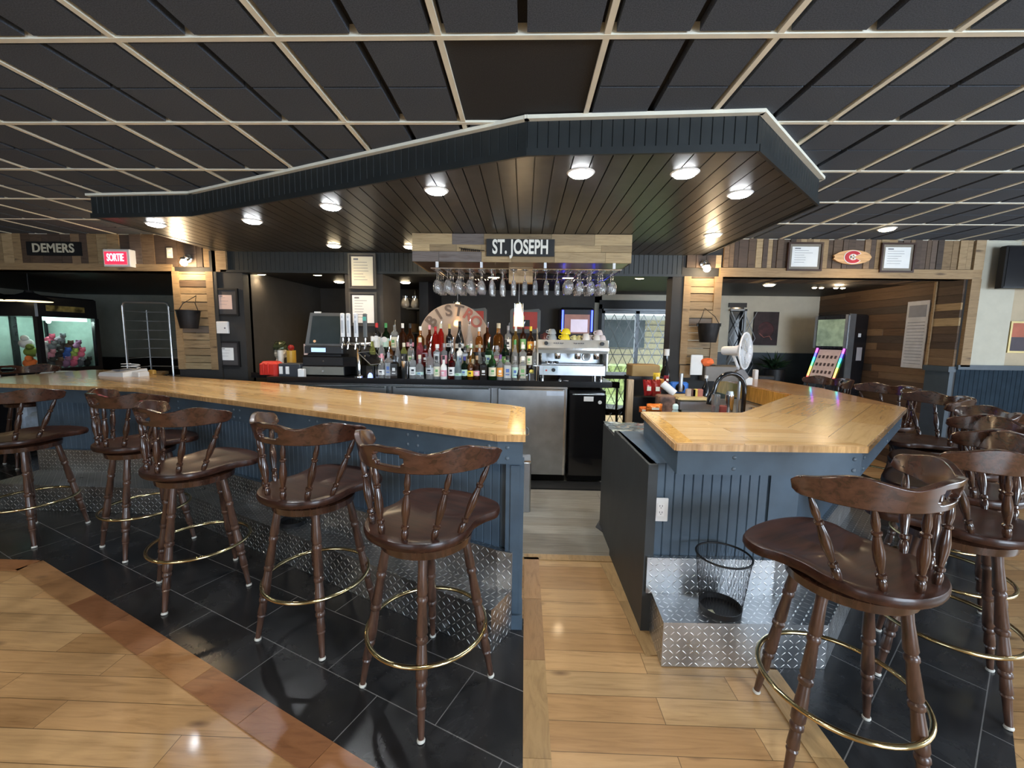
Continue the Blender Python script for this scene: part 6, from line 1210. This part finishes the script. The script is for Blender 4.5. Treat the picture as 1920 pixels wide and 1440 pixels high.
MB().cbox(p.x-.09, p.x+.09, 4.2, 4.28, p.z, p.z+.11, .015).build('body', bl, o); MB().cyl((p.x, 4.19, p.z+.055), (p.x, 4.205, p.z+.055), .045, 20).build('ring_hole', M['blackg'], o); MB().cyl((p.x, 4.18, p.z+.02), (p.x, 4.18, p.z+.20), .02, 12).build('glass_tube', M['steel'], o, smooth=True); MB().box(p.x-.08, p.x+.08, 4.21, 4.3, CWZ, p.z).build('stand', M['charcoal'], o)
small('recipe_card', 'white paper card leaning by the right wooden post', 'card', 1305, 703, WY-.12, .13, .22, M['paper'], .008)
p = on_y(1326, 684, WY-.12); tag(MB().blob((p.x, WY-.12, p.z+.03), (.07, .04, .045), 10, 7, .15).build('orange_cloth', plain('orange_cloth', (.85, .16, .04), .7)), 'bright orange cloth bundle atop the small bottle by the post', 'cloth')
small('grey_cooler_box', 'grey boxy appliance behind the faucet', 'appliance', 1358, 715, 4.55, .42, .16, plain('warm_grey', (.17, .15, .13), .5), .35)
p = on_y(1324, 713, 4.3); o = thing('spirit_bottle', 'dark bottle with white cap standing before the wooden post', 'bottle', (p.x, 4.3, .9)); MB().lathe((p.x, 4.3, WZ), (p.x, 4.3, p.z+.02), [(0, .036), (.6, .036), (.78, .014), (1, .012)], 16).build('glass_body', M['blackg'], o, smooth=True); MB().cyl((p.x, 4.3, p.z+.02), (p.x, 4.3, p.z+.05), .018, 12).build('cap', M['white'], o, smooth=True)
for k, (px, py, c, lab) in enumerate(((1300, 727, (.10, .04, .03), 'dark sunglasses shaped trinket on the cutting board'), (1303, 740, (.7, .55, .12), 'small yellow packet on the cutting board'), (1292, 740, (.55, .45, .38), 'beige packet left of the yellow one'), (1313, 735, (.45, .16, .12), 'reddish packet right of the yellow one'))):
    small('small_packet', lab, 'packet', px, py+8, 3.95, .055, .07, plain('packet_%d' % k, c, .5), .04, ZB, 'packets on the cutting board')
# cup sleeves, cartons and snack rack
rk_ = thing('snack_rack', 'dark rack with a pale wooden post holding snack bags behind the right counter', 'rack', (1.25, 4.2, 0)); a = on_y(1178, 712, 4.1); b = on_y(1187, 712, 4.1)
MB().box(a.x, b.x+.01, 4.1, 4.16, 0, a.z).build('wooden_post', stained('pale_post', (.40, .28, .17), (.5, .36, .22), .6, 0), rk_)
MB().box(b.x+.01, b.x+.36, 4.12, 4.5, 0, on_y(1200, 745, 4.1).z).build('dark_case', M['black'], rk_); MB().box(b.x+.01, b.x+.40, 4.3, 4.5, .9, on_y(1200, 706, 4.3).z).build('back_panel', M['black'], rk_)
MB().cbox(b.x+.05, b.x+.34, 4.35, 4.6, on_y(1200, 706, 4.35).z, on_y(1200, 684, 4.35).z, .01).build('brown_carton', plain('carton', (.33, .21, .08), .7), rk_)
def bag(px0, py0, px1, py1, Y, c, lab, tilt=0):
    a, b = on_y(px0, py1, Y), on_y(px1, py0, Y); W, H = b.x-a.x, b.z-a.z; o = thing('snack_bag', lab, 'snack bag', ((a.x+b.x)/2, Y, a.z), 0, 'snack bags behind the right counter'); v = []; n = 8; r = random.Random(px0)
    for s in (-1, 1):
        for j in range(n+1):
            for i in range(n+1):
                u, w_ = i/n, j/n; d = .035*(sin(pi*u)**.6)*(sin(pi*w_)**.5)*s if 0 < i < n and 0 < j < n else 0
                v.append((a.x+W*u+tilt*W*(w_-.5), Y+d+r.uniform(-.006, .006), a.z+H*w_))
    g = lambda s, i, j: s*(n+1)**2+j*(n+1)+i
    f = [(g(0, i, j), g(0, i+1, j), g(0, i+1, j+1), g(0, i, j+1)) for i in range(n) for j in range(n)]+[(g(1, i, j+1), g(1, i+1, j+1), g(1, i+1, j), g(1, i, j)) for i in range(n) for j in range(n)]
    f += [(g(0, i, 0), g(1, i, 0), g(1, i+1, 0), g(0, i+1, 0)) for i in range(n)]+[(g(0, i+1, n), g(1, i+1, n), g(1, i, n), g(0, i, n)) for i in range(n)]
    MB().add(v, f).build('foil_bag', plain('foil_bag_%d' % px0, c, .25, .2, coat=.5, var=.35), o, smooth=True); MB().box(a.x+W*.25, a.x+W*.7, Y-.046, Y-.040, a.z+H*.35, a.z+H*.6).build('bag_label', M['cert'], o)
bag(1206, 712, 1224, 742, 4.02, (.42, .02, .02), 'left red crisp bag hanging on the dark rack', -.25); bag(1222, 712, 1240, 743, 4.0, (.38, .03, .02), 'right red crisp bag hanging on the dark rack', -.2); bag(1224, 699, 1238, 716, 4.08, (.80, .52, .04), 'yellow crisp bag behind the red bags'); bag(1234, 710, 1246, 730, 4.05, (.55, .22, .05), 'copper coloured bag right of the red bags', -.2); bag(1212, 757, 1242, 772, 3.55, (.75, .18, .02), 'orange snack bag low behind the counter edge')
bag(1198, 762, 1212, 773, 3.60, (.70, .16, .03), 'small orange bag tip at the counter edge'); bag(1244, 704, 1254, 718, 4.2, (.30, .02, .04), 'dark red bag by the dark pillar')
p = on_y(1248, 725, 3.95); q = on_y(1258, 735, 3.7); o = MB().tube([(p.x-.03, 3.95, p.z+.03), (p.x+.07, 3.9, p.z-.06)], .035, 14).build('cup_sleeve', M['white'], smooth=True); tag(o, 'white stack of paper cups lying beside the snack bags', 'cups')
p = on_y(1250, 755, 3.75); tag(MB().cbox(p.x-.06, p.x+.08, 3.75, 3.9, CWZ-.02, p.z+.06, .01).build('patterned_box', plain('brown_pattern', (.25, .14, .10), .6, var=.7)), 'brown patterned carton below the paper cups', 'box')
p = on_y(1242, 690, 4.5); o = thing('ale_bottle', 'dark bottle with grey neck beside the dark pillar', 'bottle', (p.x, 4.45, 1.2)); MB().lathe((p.x+.02, 4.45, 1.05), (p.x+.02, 4.45, 1.38), [(0, .05), (.5, .05), (.7, .022), (1, .02)], 14).build('glass_body', M['blackg'], o, smooth=True); MB().cyl((p.x+.02, 4.45, 1.38), (p.x+.02, 4.45, 1.45), .028, 12).build('neck_sleeve', M['white'], o, smooth=True); MB().box(p.x-.03, p.x+.07, 4.4, 4.52, .9, 1.05).build('riser', M['black'], o)
# chairs and table beyond the back counter, before the patio door
def dark_chair(x, y, rz, lab, h=1.05, seat=.46):
    o = thing('dining_chair', lab, 'chair', (x, y, 0), rz, 'dark chairs near the patio door')
    MB().cbox(-.2, .2, -.2, .2, seat-.03, seat+.02, .01).build('seat', M['blackg'], o, local=True)
    for a_ in (-.17, .17):
        for b_ in (-.17, .17): MB().lathe((a_, b_, seat-.03), (a_*1.25, b_*1.25, 0), [(0, .017), (1, .013)], 8).build('leg', M['black'], o, local=True)
    MB().cbox(-.2, .2, .17, .20, seat+.30, h, .01).build('backrest', M['blackg'], o, local=True)
    for a_ in (-.17, .17): MB().box(a_-.012, a_+.012, .175, .195, seat, h-.02).build('back_post', M['black'], o, local=True)
dark_chair(1.15, 5.6, 2.6, 'dark chair right of the black mini fridge', 1.0, .62); dark_chair(1.75, 5.55, .4, 'dark chair before the patio door')
tb = thing('dining_table', 'dark table before the patio door, in silhouette', 'table', (1.6, 6.3, 0)); MB().cbox(1.05, 2.2, 5.95, 6.6, .98, 1.03, .01).build('tabletop', M['black'], tb)
for xx, yy in ((1.1, 6.0), (2.15, 6.0), (1.1, 6.55), (2.15, 6.55)): MB().box(xx-.02, xx+.02, yy-.02, yy+.02, 0, .98).build('leg', M['black'], tb)
p = on_y(1176, 850, 4.9); tag(MB().cyl((1.16, 4.9, 0), (1.16, 4.9, .33), .05, 14).build('cleaner_jug', M['cert'], smooth=True), 'cream bottle on the floor beyond the mini fridge', 'bottle')
# clip fan
p = on_y(1404, 660, 3.62); 
fn = thing('clip_fan', 'white clip-on fan mounted above the faucet', 'fan', (p.x-.1, 3.6, 1.1)); ax = Vector((.72, -.69, .02)).normalized(); c = on_y(1398, 658, 3.62); hubb = c-ax*.05
wp = plain('fan_white', (.74, .74, .75), .35, var=.02)
MB().lathe(tuple(hubb-ax*.14), tuple(hubb), [(0, .030), (.1, .038), (.8, .042), (1, .05)], 18).build('motor_housing', wp, fn, smooth=True)
u = ax.cross(Vector((0, 0, 1))).normalized(); w2 = ax.cross(u); R = .155
def ringpts(cc, rr): return [tuple(cc+u*(rr*cos(2*pi*k/32))+w2*(rr*sin(2*pi*k/32))) for k in range(32)]
MB().tube(ringpts(c, R), .007, 6, True).build('grille_rim', wp, fn, smooth=True)
mb = MB()
for k in range(44):
    a = 2*pi*k/44; d = u*cos(a)+w2*sin(a); mb.tube([tuple(c+ax*.035+d*.03), tuple(c+ax*.03+d*.10), tuple(c+d*R)], .0013, 4)
    mb.tube([tuple(c-ax*.04+d*.045), tuple(c-ax*.025+d*.11), tuple(c+d*R)], .0013, 4)
for rr in (.06, .09, .12): mb.tube(ringpts(c+ax*(.034-(rr-.06)*.2), rr), .0012, 4, True)
mb.build('wire_grille', wp, fn); MB().lathe(tuple(c+ax*.028), tuple(c+ax*.042), [(0, .03), (1, .026)], 16).build('hub_cap', wp, fn, smooth=True)
bm_ = plain('blade_white', (.7, .72, .74), .3, trans=.3, var=0)
for k in range(3):
    a = 2*pi*k/3; mb = MB(); v = []
    for i in range(5):
        for j in (0, 1): t = a+(j-.5)*1.3*(.5+.12*i)+.15*i; rr = .025+.028*i; v.append(tuple(c+u*(rr*cos(t))+w2*(rr*sin(t))+ax*(.016*(j-.5))))
    v += [tuple(Vector(q)+ax*.002) for q in v[:]]; n = 10
    mb.add(v, [(2*i, 2*i+1, 2*i+3, 2*i+2) for i in range(4)]+[(n+2*i+2, n+2*i+3, n+2*i+1, n+2*i) for i in range(4)]); mb.build('blade', bm_, fn, smooth=True)
q = on_y(1388, 700, 3.66); MB().tube([tuple(hubb-ax*.05-Vector((0, 0, .03))), tuple(hubb-ax*.03-Vector((0, 0, .07))), (q.x, 3.66, q.z)], .012, 8).build('neck', wp, fn, smooth=True)
MB().obox((q.x+.01, 3.66, q.z-.01), (.07, .05, .10), 0, 0, RD(-35)).build('clip', plain('clip_grey', (.12, .10, .09), .4), fn); MB().cyl((q.x+.02, 3.70, WZ), (q.x+.02, 3.70, q.z), .012, 10).build('clamp_pole', M['steel'], fn, smooth=True)
small('paper_cup_stack', 'white paper cup behind the fan on the counter', 'cup', 1404, 722, 4.45, .08, .08, M['white'], .08)
for k, (px, py, lab) in enumerate(((1418, 712, 'white tube standing on the far part of the right counter'), (1437, 716, 'low dark dish on the far part of the right counter'))):
    small('counter_item', lab, 'item', px, py, 5.3, .05 if k == 0 else .2, .12 if k == 0 else .04, M['white'] if k == 0 else M['black'], .06, ZT)
